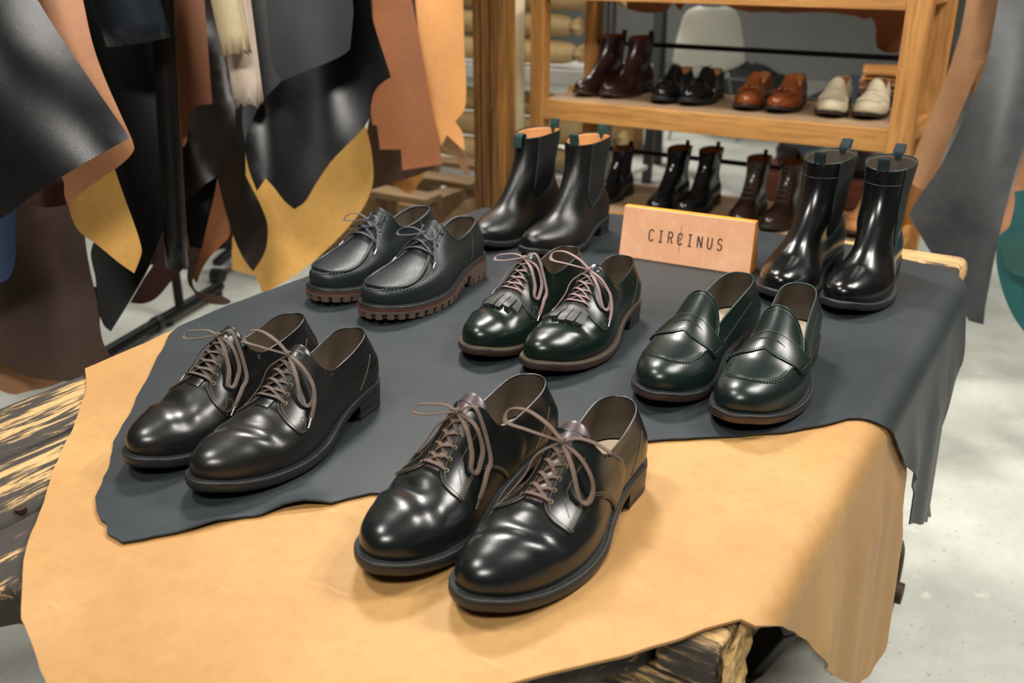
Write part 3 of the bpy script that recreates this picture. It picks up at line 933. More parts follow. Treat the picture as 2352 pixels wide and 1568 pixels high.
# ---------------------------------------------------------------- the photograph's viewpoint, used to read real positions off it
CAM = np.array([0.0, 0.0, 1.20]); FPX = 2230.0
PITCH = math.atan(914 / FPX); YAW = math.radians(31.6)
_fw = np.array([-math.sin(YAW) * math.cos(PITCH), math.cos(YAW) * math.cos(PITCH), -math.sin(PITCH)])
_rt = np.array([math.cos(YAW), math.sin(YAW), 0.0]); _up = np.cross(_rt, _fw)
def ray(px, py): return _fw * FPX + _rt * (px - 1176) - _up * (py - 784)
def onz(px, py, z):
    d = ray(px, py); return CAM + d * ((z - CAM[2]) / d[2])
def onx(px, py, x):
    d = ray(px, py); return CAM + d * ((x - CAM[0]) / d[0])
def ony(px, py, y):
    d = ray(px, py); return CAM + d * ((y - CAM[1]) / d[1])
ZW = .643      # wood top
ZO = .6480     # grain side of the orange hide
ZB = .6524      # grain side of the black hide
XE = -.192     # right edge of the table
XL = -1.164    # left edge
YF = 1.905     # far end

# ---------------------------------------------------------------- surfaces
def concrete(name, c1, c2, spots=True, sc=1.0):
    t = NT(name); v = t.map((sc, sc, sc))
    a = t.noise(v, 3.2, 8, .62); b = t.noise(v, 38, 6, .7)
    col = t.mix(t.ramp(a, [(.3, (0, 0, 0)), (.72, (1, 1, 1))]), c1, c2)
    col = t.mix(t.mth('MULTIPLY', b, .35), col, tuple(x * .72 for x in c1))
    if spots:
        s = t.noise(v, 95, 2, .5); col = t.mix(t.ramp(s, [(.66, (0, 0, 0)), (.72, (.55, .55, .55))]), col, tuple(x * .35 for x in c1))
        s2 = t.noise(v, 17, 3, .5); col = t.mix(t.ramp(s2, [(.66, (0, 0, 0)), (.76, (.4, .4, .4))]), col, tuple(min(1, x * 1.25) for x in c2))
    t.set(Base_Color=col, Roughness=t.mth('ADD', t.mth('MULTIPLY', a, .25), .42), Normal=t.bump(b, .12, .002)); MAT[name] = t.m
concrete('concrete_floor', srgb(160, 162, 152), srgb(196, 198, 188))
concrete('wall_grey', srgb(118, 119, 116), srgb(134, 135, 131), False)
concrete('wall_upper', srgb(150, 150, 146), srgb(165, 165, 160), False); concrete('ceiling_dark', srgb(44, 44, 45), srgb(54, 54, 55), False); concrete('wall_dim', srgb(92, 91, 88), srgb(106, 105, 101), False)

def wood(name, c1, c2, axis='Y', scale=1.0, rough=.55, knots=True):
    t = NT(name); st = {'X': (1.2, 14, 14), 'Y': (14, 1.2, 14), 'Z': (14, 14, 1.2)}[axis]
    v = t.map(tuple(q * scale for q in st))
    n = t.noise(v, 2.6, 7, .62, .6); f = t.noise(t.map({'X': (2 * scale, 50 * scale, 50 * scale), 'Y': (50 * scale, 2 * scale, 50 * scale), 'Z': (50 * scale, 50 * scale, 2 * scale)}[axis]), 3.0, 5, .65, .8)
    col = t.mix(t.ramp(n, [(.32, (0, 0, 0)), (.68, (1, 1, 1))]), c1, c2)
    col = t.mix(t.ramp(f, [(.42, (0, 0, 0)), (.62, (.6, .6, .6))]), col, tuple(q * .55 for q in c1))
    if knots:
        st2 = {'X': (3, 9, 9), 'Y': (9, 3, 9), 'Z': (9, 9, 3)}[axis]
        k = t.node('ShaderNodeTexVoronoi', Scale=1.0); t.link(t.map(st2), k.inputs['Vector'])
        col = t.mix(t.ramp(k.outputs['Distance'], [(.0, (.85, .85, .85)), (.13, (0, 0, 0))]), col, tuple(q * .30 for q in c1))
    t.set(Base_Color=col, Roughness=rough, Normal=t.bump(f, .18, .002)); MAT[name] = t.m
wood('pine_x', srgb(172, 118, 58), srgb(204, 150, 82), 'X'); wood('pine_z', srgb(172, 114, 54), srgb(204, 148, 80), 'Z'); wood('pine_y', srgb(172, 118, 58), srgb(204, 150, 82), 'Y')
wood('shelf_top', srgb(150, 122, 92), srgb(172, 142, 110), 'X', knots=False)
wood('post_wood', srgb(78, 50, 20), srgb(172, 118, 52), 'Z', .8); wood('old_wood_x', srgb(128, 100, 66), srgb(172, 140, 98), 'X')
wood('red_wood', srgb(92, 40, 20), srgb(128, 62, 32), 'X', knots=False)

def weathered(name, axis='Y', lo=.612):
    """dark tarred timber with the paint worn through to pale wood"""
    t = NT(name); st = {'X': (4, 34, 34), 'Y': (34, 4, 34)}[axis]; s2 = {'X': (1.3, 7, 7), 'Y': (7, 1.3, 7)}[axis]
    v = t.map(st); v2 = t.map(s2)
    a = t.noise(v, 2.2, 9, .68, 1.0); b = t.noise(v2, 1.4, 4, .55); f = t.noise(v, 9, 6, .7)
    m = t.mth('ADD', t.mth('MULTIPLY', a, .6), t.mth('MULTIPLY', b, .55))
    worn = t.ramp(m, [(lo, (0, 0, 0)), (lo + .05, (1, 1, 1))])
    dark = t.mix(f, (.008, .007, .006), (.05, .036, .024)); pale = t.mix(f, srgb(150, 112, 62), srgb(226, 190, 130))
    col = t.mix(worn, dark, pale)
    gr = t.ramp(f, [(.30, (.75, .75, .75)), (.42, (0, 0, 0))]); col = t.mix(gr, col, (.012, .009, .006))
    t.set(Base_Color=col, Roughness=.6, Normal=t.bump(t.mth('ADD', a, t.mth('MULTIPLY', f, .6)), .75, .006)); MAT[name] = t.m
weathered('tarred_wood'); weathered('tarred_wood_x', 'X'); weathered('pale_worn', 'X', .50)
wood('end_grain', srgb(160, 122, 66), srgb(222, 190, 128), 'Z', 2.0, .75, False)

def hide_mat(name, c1, c2, rough=.5, coat=0, grain=700, mottled=6, gs=.25, spec=.5, sheen=0.0, marks=True):
    t = NT(name); v = t.map()
    a = t.noise(v, mottled, 6, .62); b = t.noise(v, 75, 4, .7); g = t.noise(v, grain, 3, .65)
    col = t.mix(t.ramp(a, [(.3, (0, 0, 0)), (.7, (1, 1, 1))]), c1, c2)
    col = t.mix(t.ramp(b, [(.45, (0, 0, 0)), (.75, (.35, .35, .35))]), col, tuple(q * .75 for q in c1))
    if marks:   # scratches and scars
        sc = t.noise(t.map((3, 22, 9), rot=(0, 0, .6)), 3, 3, .5); col = t.mix(t.ramp(sc, [(.70, (0, 0, 0)), (.74, (.22, .22, .22))]), col, tuple(min(1, q * 1.7 + .01) for q in c2))
    t.set(Base_Color=col, Roughness=t.mth('ADD', t.mth('MULTIPLY', a, .18), rough - .09), Specular_IOR_Level=spec, Normal=t.bump(g, gs, .0006, t.bump(a, .04, .006)))
    if coat: t.set(Coat_Weight=coat, Coat_Roughness=.3)
    if sheen: t.set(Sheen_Weight=sheen, Sheen_Roughness=.5)
    MAT[name] = t.m
hide_mat('hide_orange', srgb(157, 114, 63), srgb(175, 136, 82), .55, 0, 1500, 3.5, .5)
hide_mat('hide_slate', (.020, .025, .028), (.028, .034, .038), .48, 0, 1100, 5, .2, spec=.3)
hide_mat('h_black', (.003, .003, .0034), (.006, .0055, .0055), .28, 0, spec=.42)
hide_mat('h_black_matte', (.005, .0055, .0065), (.009, .0095, .0105), .5, spec=.3)
hide_mat('h_navy', (.007, .011, .017), (.011, .016, .024), .36)
hide_mat('h_blue', (.01, .025, .06), (.015, .035, .08), .5)
hide_mat('h_darkbrown', (.010, .0065, .0045), (.017, .011, .0075), .34)
hide_mat('h_brown', (.050, .024, .012), (.085, .040, .020), .5)
hide_mat('h_chestnut', (.032, .017, .011), (.052, .029, .019), .5, spec=.3)
hide_mat('h_maroon', (.035, .009, .008), (.05, .014, .011), .5)
hide_mat('h_rust', (.26, .085, .022), (.36, .125, .034), .5)
hide_mat('h_cognac', (.19, .060, .018), (.27, .092, .028), .5)
hide_mat('h_orange', (.60, .25, .06), (.72, .33, .095), .5)
hide_mat('h_tan', (.42, .18, .08), (.52, .24, .11), .5)
hide_mat('h_mustard', (.58, .31, .075), (.72, .41, .115), .75, spec=.25)
hide_mat('h_cream', srgb(196, 176, 138), srgb(214, 196, 160), .5); hide_mat('h_offwhite', srgb(206, 186, 166), srgb(222, 204, 186), .7)
hide_mat('h_grey', (.022, .024, .025), (.055, .058, .060), .40, gs=.2)
hide_mat('h_teal', (.010, .075, .075), (.018, .10, .10), .5)
hide_mat('h_teal_inner', (.008, .050, .042), (.012, .065, .055), .8)
hide_mat('h_fawn', (.24, .12, .055), (.31, .16, .078), .75, spec=.25)
hide_mat('canvas_roll', srgb(176, 148, 100), srgb(204, 178, 130), .8, spec=.2, marks=False)
hide_mat('paper_roll', srgb(224, 208, 170), srgb(238, 224, 190), .7, spec=.3, marks=False)
plain('black_metal', (.012, .012, .013), .42, .6); plain('black_plastic', (.015, .015, .016), .5); plain('alu', (.45, .46, .46), .38, 1.0)
plain('chrome', (.75, .75, .76), .15, 1.0); plain('shell_white', srgb(205, 203, 192), .4); plain('white_metal', srgb(200, 198, 190), .5)
plain('rust_metal', (.05, .028, .018), .6, .5, .3, 80, var=.5); plain('cast_iron', (.018, .014, .012), .5, .5, .3, 120)
plain('cardboard', srgb(176, 132, 78), .85); plain('bag_dark', (.02, .012, .01), .4); plain('yellow_tag', (.55, .62, .05), .6); plain('bolt', (.25, .12, .05), .5, .8)
plain('ink', (.055, .030, .022), .7)

# ---------------------------------------------------------------- the room
def plane_obj(name, P, mat): return tag(mk(name, P, [(0, 1, 2, 3)], MAT[mat], smooth=False), kind='structure')
RX0, RX1, RY0, RY1, RZ = -8.0, 4.0, -3.5, 8.6, 3.4
plane_obj('floor', [(RX0, RY0, 0), (RX1, RY0, 0), (RX1, RY1, 0), (RX0, RY1, 0)], 'concrete_floor')
plane_obj('ceiling', [(RX0, RY0, RZ), (RX0, RY1, RZ), (RX1, RY1, RZ), (RX1, RY0, RZ)], 'ceiling_dark')
plane_obj('wall_back', [(RX0, RY1, 0), (RX1, RY1, 0), (RX1, RY1, RZ), (RX0, RY1, RZ)], 'wall_grey')
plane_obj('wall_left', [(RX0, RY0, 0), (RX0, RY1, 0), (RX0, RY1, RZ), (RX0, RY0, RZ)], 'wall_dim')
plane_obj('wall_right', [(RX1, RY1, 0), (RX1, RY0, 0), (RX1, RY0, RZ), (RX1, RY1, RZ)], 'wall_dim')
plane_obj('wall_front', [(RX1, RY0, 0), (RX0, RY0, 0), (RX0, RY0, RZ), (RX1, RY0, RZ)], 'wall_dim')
tag(MB().box(((RX0 + RX1) / 2, RY1 - .012, .06), (RX1 - RX0, .02, .12)).build('baseboard_back', MAT['wall_upper'], bevel=.004), kind='structure')

# ---------------------------------------------------------------- the work table: an old timber truck
tb = empty('work_table', ((XL + XE) / 2, 1.15, 0))
tag(tb, 'old timber work table of dark worn planks on iron wheels, under the leather hides', 'table')
TO = np.array([(XL + XE) / 2, 1.15, 0])
def jag(x0, x1, y0, amp, n, seed):
    r = random.Random(seed); return [(x0 + (x1 - x0) * i / n, y0 + r.uniform(-amp, amp)) for i in range(n + 1)]
def plank(x0, x1, near, far, name='plank', seed=0, z1=ZW, th=.045):
    """near: list of (x, y) from x1 down to x0"""
    poly = [(x0, far - .02 if x0 < XL + .01 else far), (x1, far)] + near
    P = [(p[0] - TO[0], p[1] - TO[1]) for p in poly]; n = len(P); r = random.Random(seed)
    V = [(x, y, z1) for x, y in P] + [(x, y, z1 - th) for x, y in P]
    F = [tuple(range(n - 1, -1, -1)), tuple(range(n, 2 * n))] + [(i, (i + 1) % n, n + (i + 1) % n, n + i) for i in range(n)]
    o = fix_normals(mk(name, V, F, MAT['tarred_wood'], tb, smooth=False)); m = o.modifiers.new('bevel', 'BEVEL'); m.width = .006; m.segments = 2; m.limit_method = 'ANGLE'
    return o
xs = [XL, XL + .135, XL + .265, -.775, -.60, -.43]
ends = [.30, .36, .385, .485, .48]
for i in range(5):
    plank(xs[i] + .003, xs[i + 1] - .003, jag(xs[i + 1] - .003, xs[i] + .003, ends[i], .012, 7, i), YF, seed=i)
plank(-.427, -.262, [(-.262, .662), (-.268, .640), (-.285, .625), (-.292, .598), (-.310, .580), (-.318, .556), (-.345, .548), (-.36, .522), (-.39, .515), (-.427, .486)], YF, seed=9)
plank(-.257, XE, jag(XE, -.257, .752, .004, 5, 12), YF, seed=11)
# crossbeams with sawn ends
def beam(y, x0, x1, w, z0, z1, mat='tarred_wood_x', stub=None):
    mb = MB(); mb.box(((x0 + x1) / 2 - TO[0], y - TO[1], (z0 + z1) / 2), (x1 - x0, w, z1 - z0))
    if stub: mb.box(((stub + x1) / 2 - TO[0], y - TO[1], (z1 + ZW - .003) / 2), (x1 - stub, w, ZW - .003 - z1))
    o = mb.build('crossbeam', MAT[mat], tb, bevel=.004); zt = ZW - .003 if stub else z1
    r = random.Random(int(y * 100)); n = 10; V = []
    for i in range(n):
        for j in range(n):
            V.append((x1 - TO[0] + .004 + r.uniform(-.003, .004), y - TO[1] + (i / (n - 1) - .5) * (w - .006), z0 + .003 + (zt - z0 - .006) * j / (n - 1)))
    F = [(i * n + j, (i + 1) * n + j, (i + 1) * n + j + 1, i * n + j + 1) for i in range(n - 1) for j in range(n - 1)]
    mk('end_grain', V, F, MAT['end_grain'], o, smooth=False)
beam(.700, XL + .05, -.199, .085, .548, .598, stub=-.256); beam(1.75, XL + .05, -.215, .085, .505, .598)
np_ = onz(48, 1173, ZW); MB().box((-.315 - TO[0], 1.955 - TO[1], ZW - .028), (.255, .085, .05)).build('end_batten', MAT['pale_worn'], tb, bevel=.018, seg=4)
nb = MB(); nb.tube([(np_[0] - TO[0], np_[1] - TO[1], ZW - .001), (np_[0] - TO[0], np_[1] - TO[1], ZW + .004)], .006, 10); nb.build('nail_head', MAT['rust_metal'], tb)
for sx in (-.95, -.36):
    MB().box((sx - TO[0], 1.28 - TO[1], .455), (.08, 1.15, .10)).build('side_rail', MAT['cast_iron'], tb, bevel=.006)
a, b = onx(1805, 1432, -.30), onx(1660, 1600, -.42)
MB().bar(a - TO, (a + (b - a) * 2.6) - TO, .035, .045).build('brace', MAT['cast_iron'], tb, bevel=.004)
wc = onz(2034, 1352, .10)
for x, y in ((-.27, .78), (float(wc[0]), float(wc[1])), (-1.02, .75), (-1.02, 1.74)):
    for _k in (0,):
        wb = MB(); R = .095; cx, cy = x - TO[0], y - TO[1]
        wb.tube([(cx, cy + R * .9 * math.cos(a), R + R * .9 * math.sin(a) + .005) for a in np.linspace(0, 2 * PI, 28, endpoint=False)], .0135, 8, True)
        for k in range(3):
            an = k * PI / 3 + .35; d = np.array([0, math.cos(an), math.sin(an)]) * R * .9; c = np.array([cx, cy, R + .005])
            wb.bar(c - d, c + d, .016, .012, (1, 0, 0))
        wb.tube([(cx - .03, cy, R + .005), (cx + .03, cy, R + .005)], .02, 12)
        wb.build('wheel', MAT['rust_metal'], tb)
        MB().box((cx - .055 * (1 if x > -.6 else -1), cy, .27), (.05, .07, .34)).build('wheel_bracket', MAT['cast_iron'], tb, bevel=.004)

# ---------------------------------------------------------------- hides spread over the table
def drape(u, v, top, seed=0, flare=.008, rip=1.0, out=0.0):
    """flat on the table, folded down over the right edge and sagging off the near end"""
    r = .034; xe = XE - .010
    x = u; z = top
    if u > xe:
        s = u - xe; arc = r * PI / 2
        if s < arc: a = s / r; x = xe + r * math.sin(a); z = top - r * (1 - math.cos(a))
        else:
            d = s - arc; x = xe + r + d * flare / .3; z = top - r - d
            w = min(1, d / .10)
            x += rip * w * (.0055 * (1 + math.sin(v * 29 + 1)) + .0025 * (1 + math.sin(v * 71 + 2)) * w) + .002 * w
        x += out * min(1, s / arc)
    if v < .465:
        d = .465 - v; k = float(sstep(-.80, -.70, u))
        z -= k * (1.1 * d * d + .06 * d)
        z += k * .006 * math.sin(u * 14 + seed) * min(1, d / .1)
    return np.array([x, v, z])
def hang_uv(px, py, xp=-.160): # point on the hanging part -> unfolded coordinates
    p = onx(px, py, xp); s = (.648 - .034 - p[2]) + .034 * PI / 2
    return (XE - .010 + max(s, .03), p[1])
def flat_uv(px, py, top):
    z = top
    for _ in range(12):
        p = onz(px, py, z); z = drape(min(p[0], XE - .02), p[1], top)[2]
    return (p[0], p[1])
def spread_hide(name, poly, top, mat, th, step, seed, wob=.0006, extra=None, out=0.0):
    v2, tr, bd = fill2d(poly, step, True)
    r = random.Random(seed); T = []; 
    bset = set(bd)
    for i, (u, v) in enumerate(v2):
        w = wob * (math.sin(u * 31 + v * 17 + seed) + math.sin(u * 13 - v * 37)) * .5
        p = drape(u, v, top + max(w, -.0003), seed, out=out)
        if extra: p = p + extra(u, v)
        T.append(p)
    T = np.array(T); N = np.zeros_like(T)
    tr = [f if np.cross(v2[f[1]] - v2[f[0]], v2[f[2]] - v2[f[0]]) > 0 else tuple(reversed(f)) for f in tr]
    for f in tr:
        n = np.cross(T[f[1]] - T[f[0]], T[f[2]] - T[f[0]])
        for q in f: N[q] += n
    N /= np.linalg.norm(N, axis=1)[:, None] + 1e-12
    n0 = len(T); V = np.vstack([T, T - N * th]); F = list(tr) + [tuple(n0 + q for q in reversed(f)) for f in tr]
    m = len(bd)
    for i in range(m):
        a, b = bd[i], bd[(i + 1) % m]; F.append((b, a, n0 + a, n0 + b))
    o = fix_normals(mk(name, V, F, MAT[mat], None, sharp=60)); return o
def rough_edge(poly, amp, step, seed):
    """irregular cut edge"""
    P = subdiv(poly, step); r = random.Random(seed); n = len(P); C = P.mean(0)
    off = [r.gauss(0, amp) for _ in range(n)]
    for _ in range(1): off = [(off[i - 1] + 2 * off[i] + off[(i + 1) % n]) / 4 for i in range(n)]
    _, T = frames(P, True); N = np.stack([T[:, 1], -T[:, 0]], 1); return [tuple(p + nn * o) for p, nn, o in zip(P, N, off)]
OR_FLAT = [(196, 846), (200, 896), (167, 977), (134, 1049), (105, 1125), (88, 1183), (64, 1245), (50, 1321), (47, 1416), (60, 1454), (81, 1507), (105, 1568), (135, 1640)]
orange = [flat_uv(x, y, ZO) for x, y in OR_FLAT] + [(-.62, .17), (-.45, .17)] + [flat_uv(x, y, ZO) for x, y in [(900, 1640), (1100, 1585), (1280, 1542), (1394, 1515), (1508, 1483), (1622, 1442), (1690, 1423)]]
orange += [(XE - .003, .704), (XE + .010, .708), (XE + .024, .728)] + [hang_uv(x, y) for x, y in [(1841, 1455), (1859, 1474), (1866, 1501), (1882, 1528), (1900, 1545), (1925, 1558), (1964, 1563), (1982, 1540), (2030, 1400)]] + [(XE + .20, 1.30), (XE + .06, 1.30), (XE - .02, 1.34), (-.45, 1.45), (-.85, 1.35), (-1.10, 1.14), (-1.172, 1.08), (-1.174, .90)]
o = spread_hide('leather_hide', rough_edge(orange, .0013, .012, 3), ZO, 'hide_orange', .0030, .0125, 1)
tag(o, 'large pale orange tan hide spread over the table under the dark hide', 'leather hide', 'hides spread on the table')
BK_A = [(387, 768), (377, 790), (362, 820), (340, 865), (318, 905), (300, 945), (278, 985), (262, 1015), (255, 1050), (245, 1085), (228, 1115), (218, 1142), (222, 1170), (232, 1192), (246, 1200), (249, 1222), (280, 1243), (330, 1235), (400, 1222), (450, 1212), (500, 1198), (560, 1186), (600, 1180), (650, 1164), (700, 1157), (760, 1152), (800, 1140), (850, 1131), (900, 1132), (945, 1118), (1000, 1090), (1100, 1070), (1250, 1040), (1400, 1018), (1480, 1012), (1600, 1003), (1700, 1000), (1800, 990), (1900, 972), (1950, 960)]
black = [flat_uv(x, y, ZB) for x, y in BK_A] + [(XE + .012, 1.165)] + [hang_uv(x, y) for x, y in [(2062, 1040), (2064, 1070), (2076, 1110), (2084, 1150), (2075, 1205), (2090, 1198), (2114, 1186), (2122, 1110), (2135, 1050), (2150, 980), (2170, 900)]] + [(-.050, 1.735), (-.090, 1.770), (-.135, 1.798), (-.175, 1.822), (-.215, 1.845), (-.26, 1.864), (-.32, 1.878)] + [flat_uv(x, y, ZB) for x, y in [(1960, 562), (1850, 545), (1740, 529), (1600, 512), (1480, 498), (1400, 490), (1300, 484), (1200, 480), (1130, 479)]] + [(-1.168, 1.78), (-1.176, 1.50), (-1.172, 1.20), (-1.178, 1.00), (-1.170, .92)]
EDGE = resample([flat_uv(x, y, ZB) for x, y in BK_A[18:] if x < 860], .01)
def lift(u, v):
    """the loose near edge of the slate hide waves up a little"""
    d = np.hypot(EDGE[:, 0] - u, EDGE[:, 1] - v); k = int(d.argmin()); q = max(0.0, 1 - d[k] / .035); e = min(1, k / 6, (len(EDGE) - 1 - k) / 6)
    return np.array([0, 0, .0075 * q * q * e * (.5 + .5 * math.sin(k * .62))])
o = spread_hide('leather_hide', rough_edge(black, .0011, .011, 5), ZB, 'hide_slate', .0021, .0115, 2, extra=lift, out=.007)
tag(o, 'slate black hide under most of the shoes, falling over the right edge of the table', 'leather hide', 'hides spread on the table')
# ---------------------------------------------------------------- the leather sign block
L_, R_ = onz(1421, 588, ZB), onz(1721, 634, ZB)
SW = float(np.linalg.norm(R_ - L_)); sa = math.atan2(R_[1] - L_[1], R_[0] - L_[0])
sg = empty('name_sign', tuple((L_ + R_) / 2) , sa); sg.location.z = ZB + .0006
tag(sg, 'wedge-shaped tan leather sign block standing between the two pairs of ankle boots', 'sign')
SH, D0, D1 = .094, .052, .016      # height, depth at the foot and at the top
def sface(u, h): return np.array([u, (D0 - D1) * .42 * h / SH, h])     # sloping front
n = 2; w = SW / 2
V = [(-w, 0, 0), (w, 0, 0), (w, D0, 0), (-w, D0, 0), (-w + .0015, (D0 - D1) * .42, SH), (w - .0015, (D0 - D1) * .42, SH), (w - .0015, (D0 - D1) * .42 + D1, SH), (-w + .0015, (D0 - D1) * .42 + D1, SH)]
hide_mat('sign_leather', srgb(236, 172, 128), srgb(246, 192, 152), .45, .1, 800, 22, .1)
plain('sign_edge', srgb(214, 140, 48), .4, var=.12)
o = fix_normals(mk('block', V, [(3, 2, 1, 0), (4, 5, 6, 7), (0, 1, 5, 4), (1, 2, 6, 5), (2, 3, 7, 6), (3, 0, 4, 7)], MAT['sign_leather'], sg, smooth=False))
o.data.materials.append(MAT['sign_edge'])
for p in o.data.polygons:
    if abs(p.normal.x) > .7 or p.normal.z > .7: p.material_index = 1
m_ = o.modifiers.new('bevel', 'BEVEL'); m_.width = .0012; m_.segments = 2
def glyph(ch):
    A = lambda cx, cy, rx, ry, a0, a1, n=10: [(cx + rx * math.cos(math.radians(a0 + (a1 - a0) * i / n)), cy + ry * math.sin(math.radians(a0 + (a1 - a0) * i / n))) for i in range(n + 1)]
    if ch == 'C': return [A(.5, .72, .38, .28, 20, 180) + A(.5, .28, .38, .28, 180, 340)]
    if ch == 'I': return [[(.5, 0), (.5, 1)], [(.2, 0), (.8, 0)], [(.2, 1), (.8, 1)]]
    if ch == 'R': return [[(.14, 0), (.14, 1)], [(.14, 1), (.5, 1)] + A(.55, .75, .30, .25, 90, -90) + [(.14, .5)], [(.5, .5), (.86, 0)]]
    if ch == 'N': return [[(.14, 0), (.14, 1)], [(.14, 1), (.86, 0)], [(.86, 0), (.86, 1)]]
    if ch == 'U': return [[(.14, 1), (.14, .3)] + A(.5, .3, .36, .30, 180, 360) + [(.86, .3), (.86, 1)]]
    if ch == 'S': return [A(.5, .76, .34, .24, 25, 270) + A(.5, .26, .36, .26, 90, -155)]
    return []
def ink_strip(mb, pts, wd):
    P = [sface(*p) + np.array([0, -.0002, 0]) for p in pts]
    v, f = ribbon_geo(np.array(P), np.array([0, -1, .16]), wd, .0004); mb.add(v, f)
CWX, CHH = .0108, .0205; pit = .0186; u0 = -pit * 3.5 - CWX / 2; h0 = .0365
for i, ch in enumerate('CIRCINUS'):
    mb = MB()
    for st in glyph(ch): ink_strip(mb, [(u0 + i * pit + x * CWX, h0 + y * CHH) for x, y in st], .0027)
    if i == 3:
        c = u0 + i * pit + .5 * CWX
        ink_strip(mb, [(c, h0 - .015), (c, h0 + CHH + .015)], .0007)
        ink_strip(mb, [(c - .002, h0 + .3 * CHH), (c + .0035, h0 + .62 * CHH)], .0012); ink_strip(mb, [(c + .002, h0 + .62 * CHH), (c + .0045, h0 + .74 * CHH)], .0012); ink_strip(mb, [(c - .0025, h0 + .66 * CHH), (c + .001, h0 + .40 * CHH)], .001)
    mb.build('letter', MAT['ink'], o, smooth=False)

# ---------------------------------------------------------------- shoe shelf behind the table
YS, YB_ = 2.80, 3.22; XA, XB = -1.604, -.522; PW = .05
sh = empty('shoe_shelf', ((XA + XB) / 2, (YS + YB_) / 2, 0)); SO = np.array(sh.location)
tag(sh, 'open pine shoe shelf with black rods, standing behind the table', 'shelf')
for x in (XA - PW / 2, XB + .032):
    wd = PW if x < -1 else .064
    for y in (YS + .022, YB_ - .022):
        MB().box((x - SO[0], y - SO[1], .80), (wd, .044, 1.60)).build('post', MAT['pine_z'], sh, bevel=.002)
ZM, ZL, ZT_ = .730, .388, 1.100
for z, nm in ((ZM, 'shelf_board'), (ZL, 'shelf_board'), (ZT_, 'shelf_board')):
    MB().box((0, 0, z - .009), (XB - XA - .002, YB_ - YS - .05, .018)).build(nm, MAT['shelf_top'], sh, bevel=.001)
    h = .062
    MB().box((0, YS + .011 - SO[1], z - h / 2 + .0005), (XB - XA, .022, h)).build('front_rail', MAT['pine_x'], sh, bevel=.002)
    MB().box((0, YB_ - .011 - SO[1], z - h / 2), (XB - XA, .022, h)).build('back_rail', MAT['pine_x'], sh, bevel=.002)
for x in (XA - PW / 2, XB + .032):
    for z in (ZM, ZL, ZT_): MB().box((x - SO[0], 0, z - .03), (.02, YB_ - YS - .09, .05)).build('side_rail', MAT['pine_y'], sh, bevel=.002)
for z in (float(ony(1700, 114, 3.19)[2]), float(ony(1600, 364, 3.19)[2])):
    mb = MB(); mb.tube([(XA - SO[0], 3.19 - SO[1], z), (XB - SO[0], 3.19 - SO[1], z)], .0085, 12); mb.build('rod', MAT['black_metal'], sh)

# shoes on the shelf
def lay(rs, px, py, z, yaw, label, group, k=.95, cat='shoe'):
    r = rs[0]; p = onz(px, py, z)       # (px, py): middle of the toe on the board
    a = math.radians(yaw); d = np.array([-math.sin(a), math.cos(a), 0]); o = p - d * .27 * k
    r.location = (o[0], o[1], z + .0008); r.rotation_euler = (0, 0, a); r.scale = (k, k, k); tag(r, label, cat, group)
leather('calf_burgundy', (.020, .007, .006), (.032, .011, .008), .27, .3, .15); leather('calf_gloss', (.004, .0045, .006), (.006, .007, .009), .14, .4, .08)
leather('calf_cognac', (.20, .050, .011), (.28, .075, .018), .24, .4, .12); leather('suede_cream', srgb(196, 182, 152), srgb(212, 200, 172), .85, spec=.2)
leather('calf_darkbrown', (.016, .008, .006), (.026, .012, .009), .25, .3, .15)
for m, px, lb in ((-1, 1400, 'glossy dark burgundy ankle boot on the middle shelf board, right one of its pair'), (1, 1333, 'dark burgundy ankle boot on the middle shelf board, left one against the post')):
    lay(make_chelsea('chelsea_boot', m, CHE, 'calf_burgundy', 'calf_burgundy', 'calf_burgundy', 'lining_tan', [dict(y=.004, z=.200, face=-1)], sole=('lug_mid', 'sole_dark', 'sole_dark', None), gore='calf_burgundy', seam='calf_burgundy'), px, 226 if m < 0 else 221, ZM, 172 if m < 0 else 170, lb, 'burgundy boots on the shelf', .88, 'boot')
for m, px, py, lb in ((-1, 1585, 243, 'glossy black lace shoe on the shelf under the white chair, right one'), (1, 1515, 238, 'glossy black lace shoe on the shelf, left one next to the burgundy boots')):
    lay(make_derby('derby_shoe', m, LOW, mat='calf_gloss', style='tab', lace='lace_black', tmat='calf_gloss', trise=.008, bow=1, thread='thread_black', lining='lining_tan'), px, py, ZM, 181, lb, 'glossy black shoes on the shelf', .92)
for m, px, py, lb in ((-1, 1786, 260, 'cognac tasselled loafer on the middle shelf board, right one of its pair'), (1, 1708, 254, 'cognac tasselled loafer on the middle shelf board, left one of its pair')):
    lay(make_loafer('tassel_loafer', m, LOAF, 'calf_cognac', 'calf_cognac', 'lining_tan', 'calf_cognac', ('sole_dark', 'sole_dark', 'sole_dark', None), 'tassel'), px, py, ZM, 183, lb, 'cognac loafers on the shelf', .92)
for m, px, py, lb in ((-1, 1990, 275, 'cream suede loafer on the shelf, beside the right-hand post'), (1, 1902, 270, 'cream suede loafer on the shelf, left one of the rightmost pair')):
    lay(make_loafer('penny_loafer', m, LOAF, 'suede_cream', 'suede_cream', 'lining_tan', 'suede_cream', ('sole_dark', 'sole_dark', 'sole_dark', None), 'cream'), px, py, ZM, 185, lb, 'cream loafers on the shelf', .92)
for m, px, py, lb in ((-1, 1572, 497, 'black lace-up ankle boot on the low shelf board behind the sign, right one'), (1, 1500, 492, 'black lace-up ankle boot on the low shelf board behind the sign, left one')):
    lay(make_lace_boot('lace_up_boot', m, CHE, 'calf_gloss', 'thread_black', 'lace_black', tab='webbing_black'), px, py, ZL, 178, lb, 'black lace-up boots on the low board', .90, 'boot')
